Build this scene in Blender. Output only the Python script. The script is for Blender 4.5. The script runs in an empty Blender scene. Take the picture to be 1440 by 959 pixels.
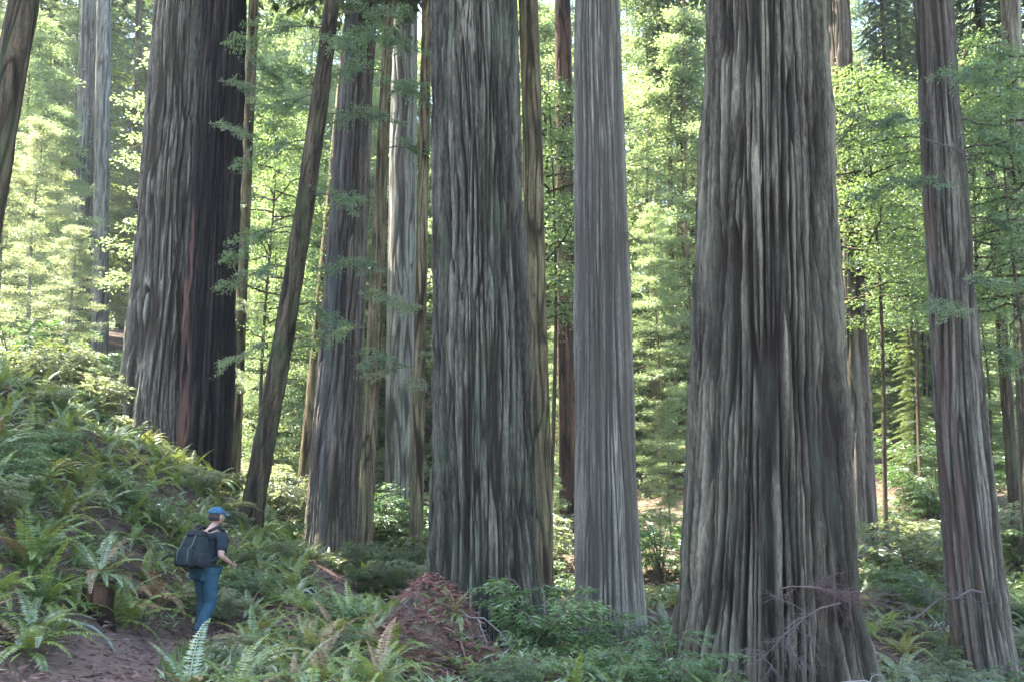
import bpy, math, random
import numpy as np
from mathutils import Vector, Matrix, Quaternion

R = math.radians
sc = bpy.context.scene
COL = sc.collection

# ------------------------------------------------------------------ camera, sky, sun, exposure
EYE = 1.65
PITCH = 9.0
FPX = 1413.0                      # focal length in pixels of the 1440 px wide photograph
cd = bpy.data.cameras.new('camera'); cam = bpy.data.objects.new('camera', cd); COL.objects.link(cam)
cd.sensor_width = 36.0; cd.lens = 36.0 * FPX / 1440.0; cd.clip_start = 0.05; cd.clip_end = 1500
cam.location = (0, 0, EYE); cam.rotation_euler = (R(90 + PITCH), 0, 0)
sc.camera = cam

SUN_AZ, SUN_EL = -66.0, 60.0      # azimuth from +Y towards +X, elevation
world = bpy.data.worlds.new('World'); sc.world = world; world.use_nodes = True
wn = world.node_tree.nodes; wl = world.node_tree.links
sky = wn.new('ShaderNodeTexSky'); sky.sky_type = 'NISHITA'; sky.sun_disc = False
sky.sun_elevation = R(SUN_EL); sky.sun_rotation = R(SUN_AZ); sky.air_density = 1.0; sky.dust_density = 1.5
bg = wn.get('Background') or wn.new('ShaderNodeBackground')
bg.inputs['Strength'].default_value = 0.15
wl.new(sky.outputs[0], bg.inputs[0])
sd = bpy.data.lights.new('sun', 'SUN'); sd.energy = 5.0; sd.angle = R(0.53); sd.color = (1.0, 0.94, 0.84)
sun = bpy.data.objects.new('sun', sd); COL.objects.link(sun)
S = Vector((math.sin(R(SUN_AZ)) * math.cos(R(SUN_EL)), math.cos(R(SUN_AZ)) * math.cos(R(SUN_EL)), math.sin(R(SUN_EL))))
sun.rotation_euler = S.to_track_quat('Z', 'Y').to_euler(); sun.location = S * 120
sc.view_settings.view_transform = 'Standard'; sc.view_settings.look = 'None'
sc.view_settings.gamma = 1.0; sc.view_settings.use_curve_mapping = False
sc.view_settings.exposure = 3.45
sc.render.engine = 'CYCLES'
cy = sc.cycles
cy.max_bounces = 7; cy.diffuse_bounces = 5; cy.glossy_bounces = 2; cy.transmission_bounces = 5
cy.volume_bounces = 0; cy.transparent_max_bounces = 4
cy.use_denoising = True
cy.sample_clamp_indirect = 4.0
cy.caustics_reflective = False; cy.caustics_refractive = False

HAZE_DENSITY = 0.0003

# ------------------------------------------------------------------ helpers
def at(px, py, d):
    """a point of the place at ground distance d (metres), measured from the photograph"""
    p = R(PITCH); xc = (px - 720) / FPX; yc = (479.5 - py) / FPX
    Y = math.cos(p) - yc * math.sin(p); Z = math.sin(p) + yc * math.cos(p)
    s = d / Y
    return Vector((xc * s, d, EYE + Z * s))

GR = np.array([[1,1,0],[-1,1,0],[1,-1,0],[-1,-1,0],[1,0,1],[-1,0,1],[1,0,-1],[-1,0,-1],
               [0,1,1],[0,-1,1],[0,1,-1],[0,-1,-1],[1,1,0],[0,-1,1],[-1,1,0],[0,-1,-1]], float)
def pnoise(x, y, z, seed=0):
    x, y, z = np.broadcast_arrays(np.asarray(x, float), np.asarray(y, float), np.asarray(z, float))
    xi, yi, zi = np.floor(x).astype(np.int64), np.floor(y).astype(np.int64), np.floor(z).astype(np.int64)
    xf, yf, zf = x - xi, y - yi, z - zi
    u, v, w = [t * t * t * (t * (t * 6 - 15) + 10) for t in (xf, yf, zf)]
    def h(a, b, c):
        n = (a * 374761393 + b * 668265263 + c * 1274126177 + seed * 974634777) & 0xFFFFFFFF
        n = ((n ^ (n >> 13)) * 1103515245) & 0xFFFFFFFF
        n = ((n ^ (n >> 16)) * 2246822519) & 0xFFFFFFFF
        return (n >> 15) & 15
    def g(a, b, c):
        q = GR[h(xi + a, yi + b, zi + c)]
        return q[..., 0] * (xf - a) + q[..., 1] * (yf - b) + q[..., 2] * (zf - c)
    L = lambda a, b, t: a + (b - a) * t
    return L(L(L(g(0,0,0), g(1,0,0), u), L(g(0,1,0), g(1,1,0), u), v),
             L(L(g(0,0,1), g(1,0,1), u), L(g(0,1,1), g(1,1,1), u), v), w)
def sstep(a, b, x):
    t = np.clip((x - a) / (b - a), 0, 1); return t * t * (3 - 2 * t)

def mesh(name, verts, faces, mat=None, smooth=False, attrs=None):
    """faces: an (N,4) or (N,3) int array"""
    verts = np.asarray(verts, np.float32); faces = np.asarray(faces, np.int32)
    n, k = faces.shape
    me = bpy.data.meshes.new(name)
    me.vertices.add(len(verts)); me.vertices.foreach_set('co', verts.ravel())
    me.loops.add(n * k); me.loops.foreach_set('vertex_index', faces.ravel())
    me.polygons.add(n)
    me.polygons.foreach_set('loop_start', np.arange(0, n * k, k, dtype=np.int32))
    me.polygons.foreach_set('loop_total', np.full(n, k, np.int32))
    me.polygons.foreach_set('use_smooth', np.full(n, smooth, bool))
    for an, vals in (attrs or {}).items():
        a = me.attributes.new(an, 'FLOAT', 'POINT'); a.data.foreach_set('value', np.asarray(vals, np.float32))
    me.update(calc_edges=True); me.validate()
    if mat: me.materials.append(mat)
    return me

def obj(name, data, parent=None, loc=(0, 0, 0), rot=(0, 0, 0), scale=(1, 1, 1)):
    o = bpy.data.objects.new(name, data); COL.objects.link(o)
    o.location = loc; o.rotation_euler = rot; o.scale = scale if hasattr(scale, '__len__') else (scale,) * 3
    if parent: o.parent = parent
    return o
def tag(o, label, cat, group=None):
    o['label'] = label; o['category'] = cat
    if group: o['group'] = group
    return o
def thing(name, label, cat, loc=(0, 0, 0), rz=0, group=None):
    return tag(obj(name, None, loc=loc, rot=(0, 0, rz)), label, cat, group)

class Tubes:
    """collects tapered tubes into one mesh"""
    def __init__(s): s.v, s.f, s.n = [], [], 0
    def add(s, pts, rad, k=6):
        pts = np.asarray(pts, float); m = len(pts)
        t = np.gradient(pts, axis=0); t /= np.linalg.norm(t, axis=1)[:, None] + 1e-9
        ref = np.where(np.abs(t[:, 2:3]) < 0.9, np.array([[0, 0, 1.0]]), np.array([[1.0, 0, 0]]))
        a = np.cross(t, ref); a /= np.linalg.norm(a, axis=1)[:, None] + 1e-9
        b = np.cross(t, a)
        th = np.linspace(0, 2 * np.pi, k, endpoint=False)
        rad = np.broadcast_to(np.asarray(rad, float), (m,))
        V = pts[:, None] + rad[:, None, None] * (np.cos(th)[None, :, None] * a[:, None] + np.sin(th)[None, :, None] * b[:, None])
        s.v.append(V.reshape(-1, 3))
        i, j = np.meshgrid(np.arange(m - 1), np.arange(k), indexing='ij')
        j2 = (j + 1) % k
        s.f.append((np.stack([i * k + j, i * k + j2, (i + 1) * k + j2, (i + 1) * k + j], -1).reshape(-1, 4)) + s.n)
        s.n += m * k
    def build(s, name, mat, smooth=True): return mesh(name, np.concatenate(s.v), np.concatenate(s.f), mat, smooth)

def leaf_arrays(c, d, nrm, L, W, fold=0.12):
    """diamond leaves: base c, axis d, face normal nrm"""
    d = d / (np.linalg.norm(d, axis=1)[:, None] + 1e-9)
    s = np.cross(nrm, d); s /= np.linalg.norm(s, axis=1)[:, None] + 1e-9
    n = np.cross(d, s)
    L = np.asarray(L)[:, None]; W = np.asarray(W)[:, None]
    mid = c + d * L * 0.45
    V = np.stack([c, mid + s * W * .5 + n * W * fold, c + d * L - n * L * fold, mid - s * W * .5 + n * W * fold], 1)
    F = np.arange(len(c) * 4).reshape(-1, 4)
    return V.reshape(-1, 3), F
def leaf_mesh(name, c, d, nrm, L, W, mat, rng, fold=0.12):
    V, F = leaf_arrays(c, d, nrm, L, W, fold)
    return mesh(name, V, F, mat, False, {'tint': np.repeat(rng.random(len(c)), 4)})

# ------------------------------------------------------------------ materials
def nodes(name):
    m = bpy.data.materials.new(name); m.use_nodes = True
    nt = m.node_tree; nt.nodes.clear()
    return m, nt.nodes, nt.links, nt.nodes.new('ShaderNodeOutputMaterial')
def ramp(n, stops):
    r = n.new('ShaderNodeValToRGB'); e = r.color_ramp.elements
    while len(e) < len(stops): e.new(0.5)
    for k, (p, c) in enumerate(stops): e[k].position = p; e[k].color = (*c, 1)
    return r
def mixc(n, l, fac, a, b):
    m = n.new('ShaderNodeMix'); m.data_type = 'RGBA'
    for sock, v in ((m.inputs[0], fac), (m.inputs[6], a), (m.inputs[7], b)):
        if isinstance(v, (int, float)): sock.default_value = v
        elif isinstance(v, tuple): sock.default_value = (*v, 1)
        else: l.new(v, sock)
    return m.outputs[2]

def bark_mat(name, light, dark, groove_shade, moss=(0.05, 0.075, 0.03), moss_amt=0.35, scale=1.0, strip=None):
    light, dark, groove_shade = [(c[0] * k_ * 1.06, c[1] * k_ * .98, c[2] * k_ * .75) for c, k_ in ((light, .50), (dark, .17), (groove_shade, .16))]
    m, n, l, out = nodes(name)
    tc = n.new('ShaderNodeTexCoord')
    def nz(sc3, detail, seed=0.0, rough=0.6):
        mp = n.new('ShaderNodeMapping'); mp.inputs['Scale'].default_value = [v * scale for v in sc3]
        mp.inputs['Location'].default_value = (seed, seed * 1.7, seed * 0.6)
        l.new(tc.outputs['Object'], mp.inputs[0])
        t = n.new('ShaderNodeTexNoise'); t.inputs['Detail'].default_value = detail; t.inputs['Roughness'].default_value = rough
        t.inputs['Scale'].default_value = 1.0
        l.new(mp.outputs[0], t.inputs['Vector']); return t.outputs['Fac']
    fib = nz((30, 30, 5.0), 6, 0, 0.85)
    patch = nz((1.6, 1.6, 0.35), 3, 3.1)
    mossn = nz((2.2, 2.2, 0.6), 4, 7.7)
    strand = nz((5.5, 5.5, 0.22), 4, 11.3, 0.55)
    fmix = n.new('ShaderNodeMix'); fmix.inputs[0].default_value = .5
    l.new(fib, fmix.inputs[2]); l.new(strand, fmix.inputs[3])
    r1 = ramp(n, [(0.41, dark), (0.5, tuple(a * .42 + b * .58 for a, b in zip(light, dark))), (0.60, light)]); l.new(fmix.outputs[0], r1.inputs[0])
    pr = ramp(n, [(0.35, (0.82, 0.80, 0.80)), (0.65, (1.1, 1.08, 1.06))]); l.new(patch, pr.inputs[0])
    mul = n.new('ShaderNodeMix'); mul.data_type = 'RGBA'; mul.blend_type = 'MULTIPLY'; mul.inputs[0].default_value = 1
    l.new(r1.outputs[0], mul.inputs[6]); l.new(pr.outputs[0], mul.inputs[7])
    at_ = n.new('ShaderNodeAttribute'); at_.attribute_name = 'groove_shade'
    c = mixc(n, l, at_.outputs['Fac'], mul.outputs[2], groove_shade)  # cracks take redder inner bark, darkened further as painted-in furrow shade
    mr = ramp(n, [(0.48, (0, 0, 0)), (0.72, (moss_amt,) * 3)]); l.new(mossn, mr.inputs[0])
    c = mixc(n, l, mr.outputs[0], c, moss)
    if strip:
        a2 = n.new('ShaderNodeAttribute'); a2.attribute_name = 'strip'
        c = mixc(n, l, a2.outputs['Fac'], c, strip)
    b = n.new('ShaderNodeBsdfPrincipled'); b.inputs['Roughness'].default_value = 0.9
    b.inputs['Specular IOR Level'].default_value = 0.15
    l.new(c, b.inputs['Base Color'])
    bp = n.new('ShaderNodeBump'); bp.inputs['Strength'].default_value = 0.8; bp.inputs['Distance'].default_value = 0.02
    l.new(fib, bp.inputs['Height'])
    grain = nz((45, 45, 5.0), 3, 5.0, .7); b2 = n.new('ShaderNodeBump'); b2.inputs['Strength'].default_value = 0.9; b2.inputs['Distance'].default_value = 0.016
    l.new(grain, b2.inputs['Height']); l.new(bp.outputs[0], b2.inputs['Normal']); l.new(b2.outputs[0], b.inputs['Normal'])
    l.new(b.outputs[0], out.inputs[0])
    return m

def leaf_mat(name, c0, c1, trans, tfac=0.45, gloss=0.06, hue_obj=0.5):
    """two leaf tones by leaf, one shift by plant, light shining through"""
    m, n, l, out = nodes(name)
    a = n.new('ShaderNodeAttribute'); a.attribute_name = 'tint'
    oi = n.new('ShaderNodeObjectInfo')
    ma = n.new('ShaderNodeMath'); ma.operation = 'MULTIPLY_ADD'
    l.new(oi.outputs['Random'], ma.inputs[0]); ma.inputs[1].default_value = hue_obj; ma.inputs[2].default_value = -hue_obj / 2
    ad = n.new('ShaderNodeMath'); ad.operation = 'ADD'; ad.use_clamp = True
    l.new(a.outputs['Fac'], ad.inputs[0]); l.new(ma.outputs[0], ad.inputs[1])
    c = mixc(n, l, ad.outputs[0], c0, c1)
    d = n.new('ShaderNodeBsdfDiffuse'); l.new(c, d.inputs[0])
    t = n.new('ShaderNodeBsdfTranslucent')
    tcol = mixc(n, l, ad.outputs[0], tuple(v * 0.75 for v in trans), trans); l.new(tcol, t.inputs[0])
    mx = n.new('ShaderNodeMixShader'); mx.inputs[0].default_value = tfac
    l.new(d.outputs[0], mx.inputs[1]); l.new(t.outputs[0], mx.inputs[2])
    g = n.new('ShaderNodeBsdfGlossy'); g.inputs['Roughness'].default_value = 0.45; g.inputs[0].default_value = (0.9, 0.95, 1, 1)
    m2 = n.new('ShaderNodeMixShader'); m2.inputs[0].default_value = gloss
    l.new(mx.outputs[0], m2.inputs[1]); l.new(g.outputs[0], m2.inputs[2])
    l.new(m2.outputs[0], out.inputs[0])
    return m
def plain_mat(name, c0, c1, scale=8.0, rough=0.85, bump=0.3, spec=0.2, dist=0.01):
    m, n, l, out = nodes(name)
    tc = n.new('ShaderNodeTexCoord'); t = n.new('ShaderNodeTexNoise'); t.inputs['Scale'].default_value = scale
    t.inputs['Detail'].default_value = 6; t.inputs['Roughness'].default_value = 0.65
    l.new(tc.outputs['Object'], t.inputs['Vector'])
    r = ramp(n, [(0.3, c0), (0.7, c1)]); l.new(t.outputs['Fac'], r.inputs[0])
    b = n.new('ShaderNodeBsdfPrincipled'); b.inputs['Roughness'].default_value = rough
    b.inputs['Specular IOR Level'].default_value = spec
    l.new(r.outputs[0], b.inputs['Base Color'])
    bp = n.new('ShaderNodeBump'); bp.inputs['Strength'].default_value = bump; bp.inputs['Distance'].default_value = dist
    l.new(t.outputs['Fac'], bp.inputs['Height']); l.new(bp.outputs[0], b.inputs['Normal'])
    l.new(b.outputs[0], out.inputs[0]); return m

M = {}
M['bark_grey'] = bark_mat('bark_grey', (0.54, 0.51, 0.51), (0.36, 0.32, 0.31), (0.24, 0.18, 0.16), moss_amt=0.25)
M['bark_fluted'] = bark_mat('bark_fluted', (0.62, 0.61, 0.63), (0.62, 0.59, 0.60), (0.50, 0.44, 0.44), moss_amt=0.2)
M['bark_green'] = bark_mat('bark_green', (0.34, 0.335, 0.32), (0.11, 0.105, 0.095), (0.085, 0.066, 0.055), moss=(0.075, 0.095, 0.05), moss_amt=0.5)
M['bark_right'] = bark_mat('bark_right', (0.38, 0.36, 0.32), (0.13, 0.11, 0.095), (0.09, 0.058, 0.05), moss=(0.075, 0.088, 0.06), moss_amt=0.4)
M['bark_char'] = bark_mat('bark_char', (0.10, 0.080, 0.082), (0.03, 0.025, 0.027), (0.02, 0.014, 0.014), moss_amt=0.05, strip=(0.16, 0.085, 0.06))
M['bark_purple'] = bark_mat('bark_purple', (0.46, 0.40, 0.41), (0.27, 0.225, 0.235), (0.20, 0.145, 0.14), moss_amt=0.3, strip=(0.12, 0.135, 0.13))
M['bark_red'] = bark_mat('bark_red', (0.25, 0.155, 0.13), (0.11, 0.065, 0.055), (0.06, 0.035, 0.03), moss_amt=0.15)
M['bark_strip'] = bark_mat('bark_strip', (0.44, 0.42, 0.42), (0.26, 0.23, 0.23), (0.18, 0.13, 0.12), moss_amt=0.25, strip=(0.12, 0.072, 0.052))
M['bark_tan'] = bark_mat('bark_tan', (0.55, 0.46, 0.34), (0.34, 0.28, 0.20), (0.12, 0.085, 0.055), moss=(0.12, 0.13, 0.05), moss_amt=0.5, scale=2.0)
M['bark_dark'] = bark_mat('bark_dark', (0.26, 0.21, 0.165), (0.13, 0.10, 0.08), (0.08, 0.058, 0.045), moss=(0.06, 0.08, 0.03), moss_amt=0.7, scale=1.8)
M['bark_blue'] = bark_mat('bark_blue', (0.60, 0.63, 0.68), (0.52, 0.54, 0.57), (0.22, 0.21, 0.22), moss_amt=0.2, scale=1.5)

M['leaf_bright'] = leaf_mat('leaf_bright', (0.050, 0.100, 0.030), (0.115, 0.16, 0.055), (0.38, 0.49, 0.17), 0.48, 0.07)
M['leaf_mid'] = leaf_mat('leaf_mid', (0.035, 0.085, 0.025), (0.085, 0.14, 0.040), (0.26, 0.37, 0.09), 0.45, 0.07)
M['leaf_pale'] = leaf_mat('leaf_pale', (0.075, 0.11, 0.045), (0.14, 0.17, 0.07), (0.42, 0.47, 0.18), 0.45, 0.08)
M['leaf_conifer'] = leaf_mat('leaf_conifer', (0.030, 0.060, 0.022), (0.065, 0.10, 0.03), (0.22, 0.28, 0.06), 0.42, 0.05)
M['leaf_crown'] = leaf_mat('leaf_crown', (0.030, 0.055, 0.022), (0.055, 0.085, 0.03), (0.10, 0.15, 0.04), 0.35, 0.05)
M['fern'] = leaf_mat('fern', (0.062, 0.108, 0.014), (0.155, 0.20, 0.030), (0.27, 0.33, 0.05), 0.38, 0.06, 0.9)
M['fern_blue'] = leaf_mat('fern_blue', (0.072, 0.112, 0.032), (0.16, 0.195, 0.058), (0.22, 0.28, 0.07), 0.32, 0.09, 0.6)
M['fern_yellow'] = leaf_mat('fern_yellow', (0.11, 0.12, 0.02), (0.20, 0.19, 0.045), (0.32, 0.32, 0.06), 0.36, 0.06, 0.6)
M['fern_dead'] = leaf_mat('fern_dead', (0.13, 0.075, 0.035), (0.24, 0.16, 0.07), (0.26, 0.16, 0.06), 0.3, 0.04)
M['sprout'] = leaf_mat('sprout', (0.045, 0.10, 0.020), (0.11, 0.175, 0.038), (0.15, 0.28, 0.05), 0.36, 0.08, 0.5)
M['litter'] = leaf_mat('litter', (0.075, 0.042, 0.034), (0.19, 0.115, 0.085), (0.08, 0.045, 0.03), 0.12, 0.03, 0.1)
M['duff_red'] = leaf_mat('duff_red', (0.11, 0.05, 0.040), (0.23, 0.105, 0.08), (0.10, 0.045, 0.03), 0.12, 0.03, 0.1)
M['herb'] = leaf_mat('herb', (0.06, 0.10, 0.025), (0.12, 0.165, 0.045), (0.17, 0.25, 0.06), 0.35, 0.07, 0.2)
M['ground'] = plain_mat('ground', (0.040, 0.028, 0.022), (0.11, 0.078, 0.056), 5.0, 0.95, 0.6, 0.1, 0.03)
M['trail'] = plain_mat('trail', (0.070, 0.046, 0.036), (0.155, 0.108, 0.084), 9.0, 0.95, 0.5, 0.1, 0.015)
M['twig'] = plain_mat('twig', (0.06, 0.045, 0.04), (0.13, 0.10, 0.09), 20.0)
M['twig_pale'] = plain_mat('twig_pale', (0.12, 0.11, 0.10), (0.22, 0.20, 0.18), 20.0)
M['stick'] = plain_mat('stick', (0.07, 0.08, 0.065), (0.16, 0.17, 0.145), 14.0)
M['twig_pink'] = plain_mat('twig_pink', (0.065, 0.04, 0.034), (0.13, 0.085, 0.075), 20.0)
M['wood_red'] = plain_mat('wood_red', (0.07, 0.035, 0.025), (0.17, 0.095, 0.07), 10.0)
M['limb'] = plain_mat('limb', (0.06, 0.05, 0.04), (0.13, 0.105, 0.08), 12.0)

# ------------------------------------------------------------------ the ground
CP = []
def cp(px, py, d): p = at(px, py, d); CP.append((p.x, p.y, p.z))
TRAIL = np.array([(0.9, -8), (0.2, -2), (-0.5, 1.5), (-1.7, 4.6), (-3.1, 7.3), (-3.82, 9.4), (-4.12, 11.0), (-3.92, 12.6), (-3.4, 14.2), (-2.9, 16.0), (-3.0, 18.5), (-3.8, 22)], float)
for k, (x, y) in enumerate(TRAIL[:9]): CP.append((x, y, -0.12 if y > 12 else 0.0))
for c in [(277, 905, 13.2), (225, 915, 12.2), (0, 700, 12), (60, 780, 12), (100, 830, 11.8), (0, 860, 10.2), (0, 560, 17), (130, 620, 19), (100, 585, 24), (205, 640, 25), (285, 668, 23.5),
          (345, 733, 21), (465, 806, 27), (512, 822, 24), (590, 826, 25), (685, 935, 16.5), (430, 850, 14), (430, 959, 9.7), (560, 959, 10),
          (690, 975, 11.5), (855, 885, 21.5), (790, 850, 30), (900, 990, 12), (1085, 985, 15), (1385, 945, 19.5), (1215, 800, 29), (1290, 750, 31),
          (1290, 880, 21), (1260, 620, 46), (1275, 555, 58), (930, 735, 36), (930, 600, 56), (780, 640, 56), (600, 640, 56), (420, 640, 52), (130, 490, 60), (30, 520, 36), (1420, 640, 44)]:
    cp(*c)
CP += [(0, -40, -1), (-40, -40, 14), (40, -40, -10), (-14, 4, 4.5), (-7.5, 6, 1.6), (4, 4, -1.2), (9, 8, -2.6), (16, 12, -3.6), (30, 10, -6), (-40, 20, 12), (-60, 60, 16),
       (60, 50, 6), (-70, 130, 24), (0, 110, 19), (0, 180, 28), (70, 130, 22), (90, 200, 30), (-90, 220, 34), (0, 260, 34), (150, 60, 12), (-150, 60, 22), (150, 260, 34), (-150, 260, 36), (120, -60, -10), (-120, -60, 16)]
CP = np.array(CP)
def _k(r2): return 0.5 * r2 * np.log(r2 + 1e-9)
def _fit():
    n = len(CP); P = CP[:, :2]
    K = _k(((P[:, None] - P[None]) ** 2).sum(-1)) + np.eye(n) * 0.12
    Q = np.hstack([np.ones((n, 1)), P]); A = np.block([[K, Q], [Q.T, np.zeros((3, 3))]])
    return np.linalg.solve(A, np.concatenate([CP[:, 2], np.zeros(3)]))
_W = _fit()
def seg_dist(x, y):
    x = np.asarray(x, float); y = np.asarray(y, float); d = np.full(x.shape, 1e9)
    for (ax, ay), (bx, by) in zip(TRAIL[:-1], TRAIL[1:]):
        ux, uy = bx - ax, by - ay
        t = np.clip(((x - ax) * ux + (y - ay) * uy) / (ux * ux + uy * uy), 0, 1)
        d = np.minimum(d, np.hypot(x - ax - t * ux, y - ay - t * uy))
    return d
MOUND = at(612, 850, 14.0)
def H(x, y):
    x = np.asarray(x, float); y = np.asarray(y, float); sh = x.shape
    xr, yr = x.ravel(), y.ravel(); z = np.empty(len(xr))
    for i in range(0, len(xr), 20000):
        a, b = xr[i:i + 20000], yr[i:i + 20000]
        r2 = (a[:, None] - CP[None, :, 0]) ** 2 + (b[:, None] - CP[None, :, 1]) ** 2
        z[i:i + 20000] = _k(r2) @ _W[:-3] + _W[-3] + _W[-2] * a + _W[-1] * b
    td = seg_dist(xr, yr); off = sstep(0.5, 1.4, td)
    z += off * (0.28 * pnoise(xr * .35, yr * .35, 0, 5) + 0.13 * pnoise(xr * 1.1, yr * 1.1, 0, 6) + 0.05 * pnoise(xr * 3, yr * 3, 0, 7))
    # the slumped bank of duff at the foot of the middle redwood
    z += 0.50 * np.exp(-(((xr - MOUND.x + .25 * pnoise(xr * 1.3, yr * 1.3, .3, 12)) / 0.47) ** 4 + ((yr - MOUND.y + .55) / 1.5) ** 4)) * (1 + .9 * pnoise(xr * 1.9, yr * 1.9, .7, 11) + .35 * pnoise(xr * 5, yr * 5, .7, 13))
    return z.reshape(sh)
def hz(x, y): return float(H(np.array([x]), np.array([y]))[0])

def axis(lo, hi, flo, fhi, fine, coarse):
    a = np.arange(flo, fhi, fine)
    def grow(s, e, st):
        out = []; v = s; step = st
        while (v < e): step = min(step * 1.16, coarse); v += step; out.append(v)
        return np.array(out)
    hi_ = grow(a[-1], hi, fine); lo_ = -grow(-a[0], -lo, fine)
    return np.concatenate([lo_[::-1], a, hi_])
gx = axis(-230, 230, -11, 13, 0.13, 12); gy = axis(-80, 330, 7, 26, 0.13, 12)
GX, GY = np.meshgrid(gx, gy, indexing='ij'); GZ = H(GX, GY)
GZ -= 0.05 * (1 - sstep(0.45, 0.62, seg_dist(GX, GY)))
nx, ny = GX.shape
ii, jj = np.meshgrid(np.arange(nx - 1), np.arange(ny - 1), indexing='ij')
GF = np.stack([ii * ny + jj, (ii + 1) * ny + jj, (ii + 1) * ny + jj + 1, ii * ny + jj + 1], -1).reshape(-1, 4)
ground = obj('ground', mesh('ground', np.stack([GX, GY, GZ], -1).reshape(-1, 3), GF, M['ground'], True)); ground['kind'] = 'structure'

# trail: a strip that follows the path
tp = []
for k in range(len(TRAIL) - 1):
    for t in np.linspace(0, 1, 18, endpoint=False):
        p0 = TRAIL[max(k - 1, 0)]; p1 = TRAIL[k]; p2 = TRAIL[k + 1]; p3 = TRAIL[min(k + 2, len(TRAIL) - 1)]
        tp.append(0.5 * ((2 * p1) + (-p0 + p2) * t + (2 * p0 - 5 * p1 + 4 * p2 - p3) * t * t + (-p0 + 3 * p1 - 3 * p2 + p3) * t ** 3))
tp = np.array(tp); tt = np.gradient(tp, axis=0); tt /= np.linalg.norm(tt, axis=1)[:, None]; tn = np.stack([-tt[:, 1], tt[:, 0]], 1)
wv = np.linspace(-1, 1, 13)
half = 0.50 + 0.10 * pnoise(np.arange(len(tp)) * .23, 0.5, 0.5, 3)
PX = tp[:, None, 0] + tn[:, None, 0] * wv[None] * half[:, None]; PY = tp[:, None, 1] + tn[:, None, 1] * wv[None] * half[:, None]
PZ = H(PX, PY) + 0.012 - 0.055 * np.abs(wv[None]) ** 5 + 0.012 * pnoise(PX * 5, PY * 5, 0, 9)
i, j = np.meshgrid(np.arange(len(tp) - 1), np.arange(12), indexing='ij')
trail = obj('trail', mesh('trail', np.stack([PX, PY, PZ], -1).reshape(-1, 3), np.stack([i * 13 + j, (i + 1) * 13 + j, (i + 1) * 13 + j + 1, i * 13 + j + 1], -1).reshape(-1, 4), M['trail'], True))
trail['kind'] = 'structure'

# ------------------------------------------------------------------ shared foliage meshes
def crown_high(name, seed, z0, z1, rad, nb, mat):
    """high crown of a redwood: drooping flat sprays on whorled branches"""
    g = np.random.default_rng(seed); C, D, N, Ls, Ws = [], [], [], [], []
    T = Tubes()
    for k in range(nb):
        t = (k + g.random()) / nb; z = z0 + (z1 - z0) * t; az = k * 2.39996 + g.normal(0, .3)
        L = rad * (1 - t) ** 0.7 * (0.6 + 0.5 * g.random()) + 0.5
        s = np.linspace(0, 1, 7); d = np.array([math.cos(az), math.sin(az)])
        P = np.stack([d[0] * L * s, d[1] * L * s, z + 0.15 * L * s - 0.45 * L * s ** 2], 1)
        T.add(P, np.linspace(0.07, 0.012, 7), 4)
        m = int(26 + 12 * L); u = 0.15 + 0.85 * g.random(m)
        c = np.stack([np.interp(u, s, P[:, q]) for q in range(3)], 1)
        side = g.choice([-1, 1], m); w = (0.25 + 0.75 * g.random(m)) * 0.28 * L * (1.15 - u)
        c[:, 0] += -d[1] * side * w; c[:, 1] += d[0] * side * w; c[:, 2] -= 0.25 * w + g.random(m) * .15
        C.append(c); dd = np.stack([d[0] * .6 - d[1] * side, d[1] * .6 + d[0] * side, -0.35 + g.normal(0, .2, m)], 1)
        D.append(dd); n = g.normal(0, .35, (m, 3)); n[:, 2] += 1; N.append(n)
        Ls.append(0.42 + .35 * g.random(m)); Ws.append(0.13 + .12 * g.random(m))
    me = leaf_mesh(name, np.concatenate(C), np.concatenate(D), np.concatenate(N), np.concatenate(Ls), np.concatenate(Ws), mat, g)
    return me, T

def broad_crown(name, seed, Ht, rad, nb, ncl, nl, mat, z0=0.08, lsize=0.085, flat=0.35):
    """layered understorey crown; returns crown mesh and the limbs"""
    g = np.random.default_rng(seed); C, D, N = [], [], []; T = Tubes()
    for k in range(nb):
        t = (k + g.random()) / nb; z = Ht * (z0 + (0.97 - z0) * t); az = k * 2.39996 + g.normal(0, .4)
        L = rad * (0.35 + 0.65 * math.sin(math.pi * min(1, 0.22 + t * .8))) * (0.55 + 0.6 * g.random())
        s = np.linspace(0, 1, 6); d = np.array([math.cos(az), math.sin(az)]); up = g.uniform(0.05, .5)
        P = np.stack([d[0] * L * s, d[1] * L * s, z + up * L * s - 0.38 * L * s ** 2], 1)
        P[1:] += g.normal(0, .05 * L, (5, 3)) * .6
        T.add(P, np.linspace(0.035, 0.008, 6), 4)
        for q in range(ncl):
            u = 0.25 + 0.75 * g.random()
            c0 = np.array([np.interp(u, s, P[:, a]) for a in range(3)])
            c0[:2] += g.normal(0, .16 * L, 2) * (1.1 - .5 * u); c0[2] += g.normal(0, .10)
            sg = g.uniform(.12, .30)
            c = c0 + g.normal(0, 1, (nl, 3)) * np.array([sg, sg, sg * flat])
            C.append(c); o = c - c0; dd = o + np.array([d[0], d[1], -.25]) * .12 + g.normal(0, .08, (nl, 3)); D.append(dd)
            n = g.normal(0, .55, (nl, 3)); n[:, 2] += 1; N.append(n)
    C = np.concatenate(C); n = len(C)
    me = leaf_mesh(name, C, np.concatenate(D), np.concatenate(N), lsize * (0.7 + .7 * g.random(n)), lsize * .55 * (0.7 + .6 * g.random(n)), mat, g)
    return me, T

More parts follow.
